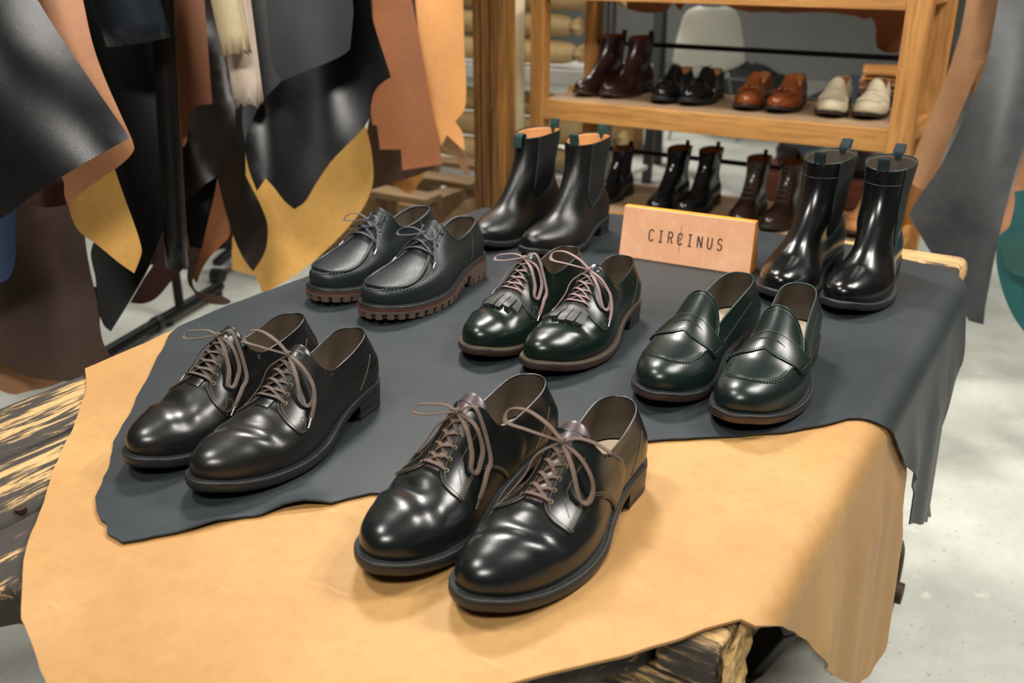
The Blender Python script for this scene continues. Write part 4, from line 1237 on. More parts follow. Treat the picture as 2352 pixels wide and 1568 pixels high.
for m, px, py, lb in ((-1, 1769, 532, 'dark brown lace-up boot on the low shelf board, right one of its pair'), (1, 1691, 524, 'dark brown lace-up boot on the low shelf board, left one next to the black boots')):
    lay(make_lace_boot('lace_up_boot', m, CHE, 'calf_darkbrown', 'thread_tan', 'lace_beige', tab='calf_darkbrown'), px, py, ZL, 181, lb, 'brown lace-up boots on the low board', .90, 'boot')
lay(make_chelsea('chelsea_boot', -1, CHE, 'calf_gloss', 'webbing_black', 'calf_gloss', 'lining_tan', [dict(y=.004, z=.200, face=-1)]), 1372, 470, ZL, 176, 'small glossy black boot on the low shelf board, half hidden behind the grained boots', 'black boots on the low board', .80, 'boot')
lay(make_loafer('penny_loafer', -1, LOAF, 'lining_tan', 'thread_tan', 'lining_tan', 'lining_tan', ('sole_dark', 'sole_dark', 'sole_dark', None), 'cream'), 1965, 545, ZL, 183, 'tan loafer on the low shelf board, half hidden behind the smooth black boots', None, .92)

# ---------------------------------------------------------------- hanging hides
RACKZ = 1.52
def hanging(pts, d, mat, label, group, name='hanging_hide', curl=(.012, 4.0, 0.0), seed=0, step=.022, back=None, th=.0028, bow=0.0, parent=None, cat='leather hide', edge=.0, tilt=12, shear=.18):
    """a hide hung in a vertical plane facing roughly to the room, d metres out; bows and curls off the plane"""
    P = np.array(pts, float); vis = P[P[:, 1] > -40]
    c = ray(float(vis[:, 0].mean()), float(vis[:, 1].mean())); hd = np.array([c[0], c[1], 0]); hd /= np.linalg.norm(hd)
    su = np.array([hd[1], -hd[0], 0.0]); O = np.array([CAM[0], CAM[1], 0]) + hd * d
    tl = math.radians(tilt); nv = -hd * math.cos(tl) + np.array([0, 0, math.sin(tl)]); sv = np.array([0, 0, math.cos(tl)]) + hd * math.sin(tl)
    O = O + np.array([0, 0, CAM[2]]) + c * 0; rc = ray(float(vis[:, 0].mean()), float(vis[:, 1].max() * .6 + vis[:, 1].min() * .4)); O = CAM + rc * (d / rc.dot(hd))
    UV = []
    for x, y in pts:
        r = ray(x, max(y, -40)); t = (O - CAM).dot(nv) / r.dot(nv); p = CAM + r * t
        UV.append(((p - O).dot(su), (RACKZ - O[2]) / math.cos(tl) if y <= -40 else (p - O).dot(sv)))
    vt = (RACKZ - O[2]) / math.cos(tl)
    UV = subdiv(soften(UV), step * .6)
    v2, tr, bd = fill2d([tuple(q) for q in UV], step, True)
    A, K, ph = curl; top = []
    um = v2[:, 0].mean(); hw = (v2[:, 0].max() - v2[:, 0].min()) / 2 + 1e-6; zl = v2[:, 1].min()
    for (u, z) in v2:
        f = float(np.clip((vt - z) / .5, 0.05, 1))
        w = f * (A * math.sin((u + shear * z) * 2 * PI * K + ph + seed) + .13 * A * math.sin((u - .3 * z) * 2 * PI * K * 2.3 + seed * 1.7)) + bow * ((u - um) / hw) ** 2
        top.append(O + su * u + sv * z - nv * w)
    T = np.array(top); N = np.zeros_like(T)
    tr = [f if np.cross(T[f[1]] - T[f[0]], T[f[2]] - T[f[0]]).dot(hd) < 0 else tuple(reversed(f)) for f in tr]
    for f in tr:
        n = np.cross(T[f[1]] - T[f[0]], T[f[2]] - T[f[0]])
        for q in f: N[q] += n
    N /= np.linalg.norm(N, axis=1)[:, None] + 1e-12
    n0 = len(T); V = np.vstack([T, T - N * th]); F = list(tr) + [tuple(n0 + q for q in reversed(f)) for f in tr]
    nf = len(tr); m = len(bd)
    for i in range(m):
        a, b = bd[i], bd[(i + 1) % m]; F.append((b, a, n0 + a, n0 + b))
    base = np.array([T[:, 0].mean(), T[:, 1].mean(), T[:, 2].min()])
    o = mk(name, V - (base if parent is None else np.array(parent.location)), F, MAT[mat], None, sharp=50)
    if parent is None: o.location = base; tag(o, label, cat, group)
    else: o.parent = parent
    fix_normals(o)
    if back:
        o.data.materials.append(MAT[back])
        for p in o.data.polygons:
            if nf <= p.index < 2 * nf: p.material_index = 1
    return o
def roll(ax, d, r0, mat, label, group, turns=2.2, name='hanging_leather_roll', inner=None, rag=0.0, length=None, cat='leather roll', top=RACKZ):
    """a hide rolled into a tube around an axis given by two picture points at distance d"""
    (xa, ya), (xb, yb) = ax
    a = ray(xa, ya); b = ray(xb, yb); c = (a + b) / 2; hd = np.array([c[0], c[1], 0]); hd /= np.linalg.norm(hd)
    A = CAM + a * (d / a.dot(hd)); B = CAM + b * (d / b.dot(hd)); ax_ = (B - A) / np.linalg.norm(B - A)
    A = A - ax_ * ((top - A[2]) / -ax_[2] if abs(ax_[2]) > .1 else 0)
    Lh = np.linalg.norm(B - A); u = np.cross(ax_, [0, 1, .1]); u /= np.linalg.norm(u); w = np.cross(ax_, u)
    nt = int(turns * 26); nl = 14; V = []; r = random.Random(int(xa + ya))
    jj = [r.gauss(0, rag) for _ in range(nt + 1)]
    for i in range(nt + 1):
        an = 2 * PI * i / 26; rr = r0 * (1 - .22 * i / nt / 1.0)
        for k in range(nl + 1):
            q = k / nl; V.append(A + ax_ * (Lh * q + (jj[i] if q > .85 else 0) * (q - .85) / .15 if q > .85 else Lh * q) + rr * (math.cos(an) * u + math.sin(an) * w))
    F = [(i * (nl + 1) + k, i * (nl + 1) + k + 1, (i + 1) * (nl + 1) + k + 1, (i + 1) * (nl + 1) + k) for i in range(nt) for k in range(nl)]
    V = np.array(V); base = V.mean(0); base[2] = V[:, 2].min()
    o = mk(name, V - base, F, MAT[mat]); o.location = base
    m = o.modifiers.new('thick', 'SOLIDIFY'); m.thickness = .0022; m.offset = 0
    return tag(o, label, cat, group)
GL = 'hides hanging on the left-hand rack'
U = -60
hanging([(-90, U), (70, U), (85, 0), (135, 80), (192, 165), (245, 245), (297, 320), (225, 362), (150, 405), (80, 447), (20, 490), (-40, 520), (-120, 560)], 1.72, 'h_black', 'large smooth black hide at the far left, nearest the camera of all the hanging hides', GL, curl=(.036, 1.7, 3.4), step=.024, seed=1, tilt=17, shear=.6)
hanging([(60, U), (178, U), (190, 0), (212, 100), (240, 180), (275, 260), (305, 328), (303, 352), (275, 380), (232, 410), (190, 440), (168, 462), (158, 476), (148, 450), (147, 420), (110, 330), (85, 200), (60, 90)], 1.84, 'h_tan', 'tan hide behind the large black one, its corner folded over', GL, curl=(.012, 2.2, 1.0), seed=2)
hanging([(150, 330), (290, 300), (300, 355), (262, 387), (284, 450), (310, 520), (324, 568), (322, 590), (308, 627), (272, 602), (228, 566), (182, 532), (163, 496), (157, 470), (150, 440)], 1.90, 'h_mustard', 'mustard suede corner hanging below the tan hide at the left', GL, curl=(.010, 3, .4), seed=3)
hanging([(-90, 380), (40, 420), (34, 540), (36, 585), (25, 630), (0, 650), (-90, 690)], 1.93, 'h_blue', 'navy blue hide edge peeping out at the far left border', GL, seed=4, curl=(.006, 3, 0))
hanging([(-120, U), (60, U), (120, 300), (190, 440), (195, 540), (205, 610), (222, 690), (235, 780), (262, 825), (272, 842), (200, 862), (140, 872), (60, 862), (0, 832), (-110, 800)], 2.03, 'h_chestnut', 'dark chestnut brown hide hanging low at the left, behind the large black one', GL, curl=(.022, 2.2, .3), seed=5)
hanging([(60, U), (100, U), (160, 380), (160, 430), (152, 470), (110, 476), (70, 470), (62, 420)], 1.97, 'h_maroon', 'glossy reddish brown strip of hide under the large black hide', GL, seed=6, curl=(.01, 5, 0))
hanging([(-110, 640), (40, 640), (230, 660), (230, 820), (140, 880), (60, 900), (30, 905), (-10, 890), (-110, 830)], 2.12, 'h_fawn', 'pale tan hide hanging lowest at the far left, just above the table corner', GL, seed=7, curl=(.008, 2, 0))
hanging([(175, U), (330, U), (362, 60), (385, 150), (392, 220), (384, 262), (397, 330), (402, 400), (395, 470), (372, 540), (340, 620), (300, 690), (255, 760), (238, 742), (226, 700), (221, 640), (214, 560), (300, 480), (290, 400), (250, 260), (215, 130)], 2.16, 'h_black_matte', 'long black hide hanging to a point, left of the brown one', GL, curl=(.020, 3.2, .5), seed=8)
roll([(295, -30), (330, 90)], 2.06, .078, 'h_navy', 'blue-black rolled hide curling over the long black hide', GL, turns=.62)
hanging([(345, U), (462, U), (470, 0), (481, 80), (487, 150), (490, 238), (462, 242), (442, 258), (434, 285), (433, 312), (402, 329), (388, 300), (378, 232), (398, 192), (404, 130), (385, 50)], 2.42, 'h_cognac', 'cognac brown hide between the rolled black hide and the cream roll', GL, curl=(.010, 3, 0), seed=9)
hanging([(480, U), (570, U), (560, 100), (545, 200), (541, 290), (556, 380), (598, 468), (615, 515), (614, 560), (604, 590), (582, 622), (560, 592), (538, 545), (516, 470), (500, 405), (470, 425), (440, 452), (408, 482), (414, 430), (404, 365), (428, 330), (434, 290), (440, 262), (460, 243), (489, 238)], 2.26, 'h_darkbrown', 'espresso brown hide with a notched lower edge, right of the cognac one', GL, curl=(.022, 4.8, 2.0), seed=10, tilt=14)
roll([(392, 330), (408, 612)], 2.10, .024, 'h_black', 'narrow tube of glossy black leather hanging below the espresso hide', GL, turns=1.4)
hanging([(420, 300), (480, 300), (503, 420), (516, 470), (530, 535), (505, 566), (480, 592), (462, 622), (452, 650), (444, 640), (440, 600), (425, 520)], 2.46, 'h_cognac', 'rust brown hide end hanging below the espresso hide', GL, curl=(.012, 5, 0), seed=12)
hanging([(425, 420), (500, 405), (490, 460), (475, 520), (463, 572), (436, 566), (422, 500)], 2.30, 'h_black', 'small black hide flap inside the notch of the espresso hide', GL, curl=(.01, 7, 0), seed=13)
hanging([(380, U), (430, U), (440, 330), (445, 560), (425, 612), (395, 645), (362, 682), (330, 696), (298, 694), (330, 640), (360, 590), (370, 500)], 2.54, 'h_maroon', 'dark maroon hide hanging just above the floor, behind the black tube', GL, seed=14)
o = roll([(512, -40), (545, 120)], 2.04, .030, 'h_cream', 'cream leather roll hanging among the dark hides', GL, turns=1.5, rag=.004)
roll([(545, 30), (572, 232)], 2.10, .032, 'h_offwhite', 'off-white end of a rolled hide with ragged rim, below the cream roll', GL, turns=1.7, rag=.006)
hanging([(560, U), (660, U), (660, 150), (652, 192), (606, 240), (580, 300), (566, 345), (556, 260), (575, 130)], 2.30, 'h_grey', 'dull charcoal hide corner beside the cream roll', GL, curl=(.004, 3, 0), seed=15)
hanging([(620, U), (840, U), (853, 40), (868, 90), (885, 140), (897, 178), (880, 188), (862, 206), (853, 238), (851, 262), (836, 290), (800, 328), (762, 368), (728, 418), (702, 462), (677, 481), (655, 462), (630, 430), (612, 412), (592, 440), (572, 385), (566, 330), (580, 285), (606, 236), (650, 186), (630, 100)], 2.18, 'h_black', 'big glossy black hide with a pointed lower corner, over the mustard hide', GL, curl=(.030, 2.5, 3.3), seed=16, tilt=16)
hanging([(610, U), (805, U), (812, 30), (806, 90), (800, 118), (762, 142), (702, 166), (650, 185), (626, 150), (615, 60)], 2.12, 'h_black_matte', 'matte black fold draped over the big glossy black hide', GL, curl=(.012, 2.5, 0), seed=17, tilt=16)
hanging([(600, U), (830, U), (838, 280), (852, 340), (858, 400), (852, 440), (832, 482), (792, 532), (752, 572), (712, 606), (672, 634), (636, 656), (604, 674), (588, 632), (560, 626), (532, 618), (533, 570), (540, 500), (565, 400)], 2.46, 'h_mustard', 'large mustard yellow suede hide hanging behind the black hides', GL, curl=(.014, 2.0, .6), seed=18)
hanging([(850, U), (938, U), (946, 0), (962, 80), (985, 210), (1008, 320), (1016, 377), (970, 384), (924, 391), (921, 343), (873, 343), (866, 289), (855, 286), (852, 230), (868, 200), (890, 160), (858, 60)], 2.74, 'h_rust', 'rust orange hide with stepped lower left edge, right of the black hides', GL, curl=(.010, 3, 1), seed=19, edge=.0005)
hanging([(860, U), (930, U), (970, 340), (1000, 384), (960, 402), (905, 420), (850, 436), (828, 437), (838, 330), (850, 260)], 2.84, 'h_brown', 'brown hide showing below the stepped rust hide', GL, curl=(.006, 3, 0), seed=20)
hanging([(905, 300), (980, 300), (977, 391), (960, 424), (944, 449), (924, 438), (904, 425)], 2.90, 'h_orange', 'bright orange hide tip hanging below the brown hide', GL, seed=21)
hanging([(925, U), (1062, U), (1066, 100), (1070, 235), (1046, 280), (1062, 305), (1068, 346), (1048, 330), (1027, 310), (1013, 336), (985, 215), (962, 85)], 2.86, 'h_orange', 'orange tan hide hanging against the timber post', GL, curl=(.016, 3.4, 2.2), seed=22)
hanging([(1026, 300), (1050, 332), (1072, 372), (1078, 407), (1062, 392), (1040, 352), (1018, 334)], 2.94, 'h_fawn', 'narrow curved strip of tan leather beside the timber post', GL, seed=23, step=.012, curl=(.003, 3, 0))
hanging([(440, 500), (470, 540), (448, 625), (442, 648), (452, 668), (480, 676), (505, 678), (520, 684), (532, 692), (520, 699), (490, 698), (462, 688), (444, 668), (430, 640), (436, 580)], 2.40, 'h_brown', 'thin curled brown hide end with a leaf-shaped tip, above the black tube on the floor', GL, seed=24, step=.012, curl=(.004, 4, 0))

hanging([(170, U), (580, U), (590, 300), (575, 420), (560, 500), (520, 560), (470, 590), (430, 560), (395, 600), (330, 610), (270, 540), (235, 480), (200, 330)], 2.70, 'h_black_matte', 'black hide at the back of the left rack, filling the gaps between the other hides', GL, seed=25)

# the rack they hang on
rk = empty('hide_rack', (-1.62, 2.48, 0)); tag(rk, 'timber rack with a thick laminated post, left of the shoe shelf', 'rack'); KO = np.array(rk.location)
pa, pb = onz(1079, 495, ZB), None
PC = ony(1118, 300, 2.50); PX = PC[0]
MB().box((PX - KO[0], 2.50 + .045 - KO[1], .90), (.096, .09, 1.80)).build('post', MAT['post_wood'], rk, bevel=.003)
for dx in (-.018, .014): MB().box((PX + dx - KO[0], 2.4985 - KO[1], .90), (.003, .004, 1.79)).build('board_joint', MAT['bag_dark'], rk)
bp = ony(1128, 250, 2.495); mb = MB(); mb.tube([bp - KO, bp + np.array([0, .012, 0]) - KO], .010, 10); mb.build('bolt', MAT['bolt'], rk)
MB().bar((-1.27 - KO[0], -.05 - KO[1], RACKZ + .02), (PX - KO[0], 2.5 - KO[1], RACKZ + .02), .07, .06).build('top_beam', MAT['old_wood_x'], rk, bevel=.003)
MB().bar((PX - .02 - KO[0], 2.5 - KO[1], RACKZ + .02), (PX - .75 - KO[0], 2.95 - KO[1], RACKZ + .02), .06, .06).build('top_beam', MAT['old_wood_x'], rk, bevel=.003)
MB().box((-1.27 - KO[0], -.06 - KO[1], .77), (.08, .08, 1.54)).build('post', MAT['post_wood'], rk, bevel=.003)
a_, b_ = ony(1090, 470, 2.56), ony(1025, 530, 2.56); b_ = a_ + (b_ - a_) * 3.2
MB().bar(a_ - KO, b_ - KO, .05, .06, (0, 1, 0)).build('foot_brace', MAT['old_wood_x'], rk, bevel=.003)

# pallet and boards on the floor behind the rack
pl = empty('pallet', (-2.72, 3.27, 0)); tag(pl, 'low wooden pallet on the floor behind the timber post', 'pallet')
for k in range(3): MB().box((0, -.35 + .30 * k, .30), (1.15, .11, .024)).build('slat', MAT['old_wood_x'], pl, bevel=.002)
for x in (-.5, 0, .5): MB().box((x, 0, .145), (.09, .85, .285)).build('bearer', MAT['old_wood_x'], pl, bevel=.003)
MB().box((0, -.415, .10), (1.15, .02, .10)).build('side_board', MAT['old_wood_x'], pl, bevel=.002)

# black stand lying on the floor under the hides
bs = empty('garment_rail_base', tuple(onz(420, 715, .03))); tag(bs, 'black steel tube base of a rail standing on the floor under the hides', 'rail base'); BO = np.array(bs.location)
q0, q1 = onz(235, 815, .035), onz(505, 656, .035)
mb = MB(); mb.tube([q0 - BO, q1 - BO], .019, 12); mb.build('tube', MAT['black_metal'], bs)
q2 = q0 + (q1 - q0) * .62; mb = MB(); mb.tube([q2 - BO + np.array([0, 0, 0]), q2 - BO + np.array([0, 0, 1.2])], .016, 10); mb.build('upright', MAT['black_metal'], bs)
mb = MB(); mb.tube([q0 + (q1 - q0) * .40 - BO + np.array([0, 0, -.001]), q0 + (q1 - q0) * .44 - BO + np.array([0, 0, -.001])], .024, 12); mb.build('sleeve', MAT['black_plastic'], bs)
for t_ in (.02, .52, .98):
    q = q0 + (q1 - q0) * t_; mb = MB(); mb.tube([q - BO + np.array([0, 0, -.034]), q - BO + np.array([0, 0, .004])], .014, 10); mb.build('foot', MAT['black_plastic'], bs)
cc = onz(560, 612, 0); cs = empty('stool', tuple(cc)); tag(cs, 'black stool with a five-armed caster base, seen low between the hides', 'stool')
for k in range(5):
    an = k * 2 * PI / 5; e = np.array([math.cos(an) * .20, math.sin(an) * .20, .075])
    MB().bar((0, 0, .10), e, .035, .025).build('arm', MAT['black_plastic'], cs, bevel=.004)
    mb = MB(); d = np.array([-math.sin(an), math.cos(an), 0]) * .022; c = np.array([e[0], e[1], .028]); mb.tube([c - d, c + d], .027, 16); mb.build('caster', MAT['black_plastic'], cs)
mb = MB(); mb.tube([(0, 0, .07), (0, 0, .42)], .022, 12); mb.build('column', MAT['black_metal'], cs)
mb = MB(); mb.tube([(0, 0, .42), (0, 0, .47)], .15, 28); mb.build('seat', MAT['black_plastic'], cs, bevel=.01)

# right-hand hides
GR = 'hides hanging at the right'
hanging([(2125, U), (2215, U), (2195, 60), (2185, 150), (2195, 235), (2160, 300), (2118, 270), (2098, 140), (2110, 130), (2120, 60)], 3.35, 'h_black_matte', 'black hide hanging beside the right-hand shelf post', GR, curl=(.02, 4, 0), seed=31)
hanging([(2235, U), (2330, U), (2300, 60), (2240, 180), (2190, 300), (2150, 400), (2125, 440), (2108, 432), (2088, 415), (2095, 370), (2130, 280), (2175, 170), (2205, 80)], 2.66, 'h_fawn', 'fawn hide hanging behind the grey one at the right', GR, curl=(.02, 6, 1.0), seed=32, bow=.03)
hanging([(2300, U), (2480, U), (2450, 60), (2380, 240), (2330, 400), (2290, 560), (2262, 700), (2258, 742), (2225, 735), (2175, 640), (2125, 560), (2085, 492), (2110, 450), (2160, 380), (2220, 260), (2270, 130)], 2.55, 'h_grey', 'big dark grey hide hanging at the right, its corner pointing left', GR, curl=(.035, 2.0, 2.4), step=.03, seed=33, tilt=14)
hanging([(2440, U), (2560, U), (2480, 450), (2360, 560), (2290, 545), (2310, 480), (2370, 300)], 2.72, 'h_tan', 'tan hide edge between the big grey hide and the teal one', GR, seed=34)
teal = hanging([(2330, 440), (2560, 400), (2560, 800), (2400, 790), (2345, 750), (2310, 690), (2290, 620), (2288, 575), (2296, 540), (2318, 520), (2330, 470)], 2.45, 'h_teal', 'teal green hide curling at the right border', GR, curl=(.03, 3.2, .4), seed=35)
hanging([(2300, 545), (2352, 530), (2420, 540), (2420, 640), (2340, 632), (2305, 600)], 2.42, 'h_teal_inner', None, None, name='inner_side', curl=(.02, 3, 0), seed=36, parent=teal)['label'] = 'darker green inner side of the curl'
rr = empty('hide_rail', (.15, 3.35, 0)); tag(rr, 'timber rail and post carrying the hides at the right', 'rack')
MB().bar((-.55, -.1, RACKZ + .02), (.75, -.1, RACKZ + .02), .06, .06).build('top_beam', MAT['old_wood_x'], rr, bevel=.003)
for x in (-.50, .72): MB().box((x, -.1, .75), (.06, .06, 1.5)).build('post', MAT['pine_z'], rr, bevel=.003)
# ---------------------------------------------------------------- things beyond the shelf
# standing cream roll right of the post
p = ony(1181, 300, 2.95); cr = MB(); r0 = .036
n = 40; V = []; F = []
for i in range(n * 2 + 1):
    a = 2 * PI * i / n; rr_ = r0 * (1 - .12 * i / (2 * n))
    for z in (.33, .6, 1.0, 1.4, 1.7): V.append((rr_ * math.cos(a), rr_ * math.sin(a), z - .33))
for i in range(n * 2):
    for k in range(4): F.append((i * 5 + k, (i + 1) * 5 + k, (i + 1) * 5 + k + 1, i * 5 + k + 1))
o = mk('paper_roll', V, F, MAT['paper_roll']); o.location = (p[0], p[1], .38); m = o.modifiers.new('t', 'SOLIDIFY'); m.thickness = .0015
tag(o, 'tall cream paper roll standing between the timber post and the shelf', 'roll')
cb = MB().box((p[0], p[1], .19), (.22, .22, .38)).build('crate', MAT['red_wood'], None, bevel=.003); tag(cb, 'low wooden crate under the tall cream roll', 'crate')

# storage rack with canvas bundles
RY = 3.75
st = empty('storage_rack', (-2.15, RY + .25, 0)); tag(st, 'white steel storage rack with an aluminium upright, behind the left end of the shelf', 'storage rack'); TO2 = np.array(st.location)
ap = ony(1396, 60, RY); MB().box((ap[0] - TO2[0], 0 - .25, .95), (.055, .05, 1.9)).build('upright', MAT['alu'], st, bevel=.002)
for dx in (-.014, .014): MB().box((ap[0] + dx - TO2[0], -.2765, .95), (.004, .004, 1.88)).build('slot', MAT['black_metal'], st)
MB().box((-2.75 - TO2[0], -.25, .95), (.055, .05, 1.9)).build('upright', MAT['alu'], st, bevel=.002)
bz = [ony(1270, 175, RY)[2], ony(1270, 420, RY)[2], 1.45]
for z in bz:
    MB().box(((ap[0] - 2.75) / 2 - TO2[0], -.25, z), (abs(ap[0] + 2.75), .03, .06)).build('beam', MAT['white_metal'], st, bevel=.002)
    MB().box(((ap[0] - 2.75) / 2 - TO2[0], .0, z + .01), (abs(ap[0] + 2.75), .46, .02)).build('deck', MAT['white_metal'], st, bevel=.002)
def bundle(px, zc, r, label, seed, y=RY + .12):
    c = ony(px, 200, y); c[2] = zc; r_ = random.Random(seed); V = []; F = []; n = 22; L = []
    x1 = c[0]; x0 = -2.9
    stn = [(x0, .2), (x0 + .03, .95), (x0 + .3, 1.0), (x1 - .28, 1.02), (x1 - .12, .97), (x1 - .06, .78), (x1 - .035, .45), (x1 - .015, .62), (x1, .80), (x1 + .012, .45), (x1 + .014, .06)]
    for i, (x, k) in enumerate(stn):
        for j in range(n):
            a = 2 * PI * j / n; w = r * k * (1 + .05 * math.sin(3 * a + i) + (.16 * math.sin(7 * a + seed) + .08 * math.sin(11 * a) if i > 5 else .015 * math.sin(9 * a + i)))
            V.append((x - c[0], w * math.cos(a), w * math.sin(a)))
    for i in range(len(stn) - 1):
        for j in range(n):
            k = (j + 1) % n; F.append((i * n + j, i * n + k, (i + 1) * n + k, (i + 1) * n + j))
    F.append(tuple(range(n))); F.append(tuple((len(stn) - 1) * n + j for j in reversed(range(n))))
    o = fix_normals(mk('canvas_bundle', V, F, MAT['canvas_roll'])); o.location = c; m = o.modifiers.new('s', 'SUBSURF'); m.levels = 1; m.render_levels = 1
    mb = MB(); mb.tube([(x1 - .035 - c[0], r * .47 * math.cos(a), r * .47 * math.sin(a)) for a in np.linspace(0, 2 * PI, 16, endpoint=False)], .006, 6, True)
    mb.build('tie', MAT['lace_beige'], o)
    return tag(o, label, 'bundle', 'rolled canvas bundles on the storage rack')
for px, zc, r, lb, sd in ((1338, bz[0] + .03 + .056, .054, 'rolled canvas bundle lying on the white beam of the storage rack', 4), (1330, bz[0] + .03 + .170, .054, 'rolled canvas bundle in the middle of the upper stack on the storage rack', 3), (1438, bz[0] + .03 + .286, .056, 'tied canvas bundle on top of the upper stack, its gathered end beside the aluminium upright', 1),
                          (1330, bz[1] + .03 + .056, .054, 'rolled canvas bundle lowest on the storage rack, left of the upright', 5), (1440, bz[1] + .03 + .172, .056, 'tied canvas bundle below the middle shelf board, its gathered end right of the upright', 7), (1330, bz[1] + .03 + .288, .054, 'rolled canvas bundle just below the white beam of the storage rack', 6)):
    bundle(px, zc, r, lb, sd)

# white shell chair
CY = 5.6; fb = onz(1665, 318, 0); k_ = fb; ch = empty('shell_chair', (fb[0], fb[1], 0), math.radians(20)); tag(ch, 'white plastic shell chair on thin metal legs, seen from behind through the shelf', 'chair')
dist = float(np.linalg.norm(fb[:2])); 
S_ = 1.0
def shell(u, v):    # u across -1..1, v from front edge of the seat (0) over the bend to the top of the back (1)
    prof = catmull([(.40, .455), (.30, .435), (.12, .415), (-.02, .42), (-.12, .48), (-.175, .60), (-.215, .74), (-.235, .83)], 6)
    i = v * (len(prof) - 1); a = int(min(i, len(prof) - 2)); q = prof[a] + (prof[a + 1] - prof[a]) * (i - a)
    wd = float(np.interp(v, [0, .2, .5, .7, .88, .96, 1], [.20, .23, .235, .215, .175, .14, .08]))
    lift = .055 * abs(u) ** 2.6 * float(np.interp(v, [0, .35, .6, 1], [.6, 1.3, .8, .2])); fwd = .06 * abs(u) ** 2.2 * float(np.interp(v, [0, .45, .75, 1], [0, .3, 1, .3]))
    return (u * wd, q[0] + fwd, q[1] + lift)
nu, nv = 20, 40; V = [shell(-1 + 2 * i / nu, j / nv) for j in range(nv + 1) for i in range(nu + 1)]
F = [(j * (nu + 1) + i, j * (nu + 1) + i + 1, (j + 1) * (nu + 1) + i + 1, (j + 1) * (nu + 1) + i) for j in range(nv) for i in range(nu)]
o = fix_normals(mk('shell', V, F, MAT['shell_white'], ch)); m = o.modifiers.new('t', 'SOLIDIFY'); m.thickness = .006; m = o.modifiers.new('s', 'SUBSURF'); m.levels = 1; m.render_levels = 1
for x in (-1, 1):
    for y, yy in ((-.20, -.03), (.26, .18)):
        mb = MB(); mb.tube([(x * .22, y, .0), (x * .13, yy, .395)], .0065, 8); mb.build('leg', MAT['chrome'], ch)
mb = MB(); mb.tube([(-.13, -.03, .393), (.13, -.03, .393)], .005, 8); mb.tube([(-.13, .18, .393), (.13, .18, .393)], .005, 8); mb.tube([(-.13, -.03, .393), (.13, .18, .393)], .004, 8); mb.tube([(.13, -.03, .393), (-.13, .18, .393)], .004, 8); mb.build('seat_frame', MAT['chrome'], ch)
# shift so the visible rear leg stands on its floor point
ch.location = (fb[0] - .16, fb[1] + .02, 0)

# black trestle with yellow tags
q = onz(1500, 300, 0); q = np.array([-2.35, 5.0, 0]); tr_ = empty('trestle', (q[0], q[1], 0), .3); tag(tr_, 'black folding trestle standing left of the white chair', 'trestle')
for x in (-.18, .18):
    for y in (-1, 1): MB().bar((x, y * .26, 0), (x, y * .03, 1.02), .05, .07).build('leg', MAT['black_plastic'], tr_, bevel=.004)
MB().box((0, 0, 1.03), (.62, .10, .06)).build('top_bar', MAT['black_plastic'], tr_, bevel=.004)
for y in (-1, 1): MB().box((0, y * .165, .42), (.36, .03, .05)).build('stretcher', MAT['black_plastic'], tr_, bevel=.003)
for x, y, z in ((-.18, -.215, .42), (.185, -.215, .40)): MB().box((x, y, z), (.035, .012, .10)).build('tag', MAT['yellow_tag'], tr_)
bx = empty('black_crate', (-1.95, 5.75, 0)); bx.location = (fb[0] - .20, fb[1] + .78, 0); tag(bx, 'dark crate full of black cloth on the floor behind the white chair', 'crate')
MB().box((0, 0, .16), (.55, .42, .32)).build('box', MAT['black_plastic'], bx, bevel=.012)
cl = []; r_ = random.Random(4); nb_ = 12
V = [((i / nb_ - .5) * .50, (j / nb_ - .5) * .38, .315 + (.06 * r_.random() + .05) * (math.sin(PI * i / nb_) * math.sin(PI * j / nb_)) ** .5) for i in range(nb_ + 1) for j in range(nb_ + 1)]
F = [(i * (nb_ + 1) + j, (i + 1) * (nb_ + 1) + j, (i + 1) * (nb_ + 1) + j + 1, i * (nb_ + 1) + j + 1) for i in range(nb_) for j in range(nb_)]
fix_normals(mk('cloth', V, F, MAT['elastic_black'], bx))
cx_ = np.array([-3.0, 5.6, 0]); cbx = empty('cardboard_box', (-2.72, 5.55, 0), .25); tag(cbx, 'brown cardboard box on the floor behind the black trestle', 'box')
MB().box((0, 0, .22), (.42, .38, .44)).build('carton', MAT['cardboard'], cbx, bevel=.004)
for sx in (-1, 1): MB().box((sx * .106, 0, .4425), (.206, .378, .004)).build('flap', MAT['cardboard'], cbx)

# hide draped over the back of the top board
SHD = [(1440, -60), (1440, 20), (1480, 30), (1530, 28), (1545, 0), (1560, 30), (1572, 5), (1660, 10), (1690, 22), (1730, 30), (1765, 26), (1800, 30), (1860, 28), (1920, 30), (1968, 38), (1984, 46), (2006, 38), (2014, 70), (2010, 104), (2030, 120), (2062, 124), (2078, 60), (2085, -60)]
def back_hide(pts, y, mat, label, top, seed=0, amp=.006):
    UV = [(ony(a, max(b, -60), y)[0], top if b <= -60 else ony(a, b, y)[2]) for a, b in pts]
    UV = resample(UV, .012, True); v2, trr, bd = fill2d([tuple(q) for q in UV], .024)
    T = np.array([(u, y + amp * math.sin(u * 22 + seed), z) for u, z in v2]); V = np.vstack([T, T + np.array([0, .003, 0])]); n0 = len(T)
    F = list(trr) + [tuple(n0 + q for q in reversed(f)) for f in trr] + [(bd[(i + 1) % len(bd)], bd[i], n0 + bd[i], n0 + bd[(i + 1) % len(bd)]) for i in range(len(bd))]
    base = np.array([T[:, 0].mean(), y, T[:, 2].min()]); o = fix_normals(mk('hanging_hide', V - base, F, MAT[mat], sharp=50)); o.location = base
    return tag(o, label, 'leather hide')
back_hide(SHD, YB_ + .03, 'h_rust', 'brown hide hanging down from the top board at the back of the shelf', 1.13)

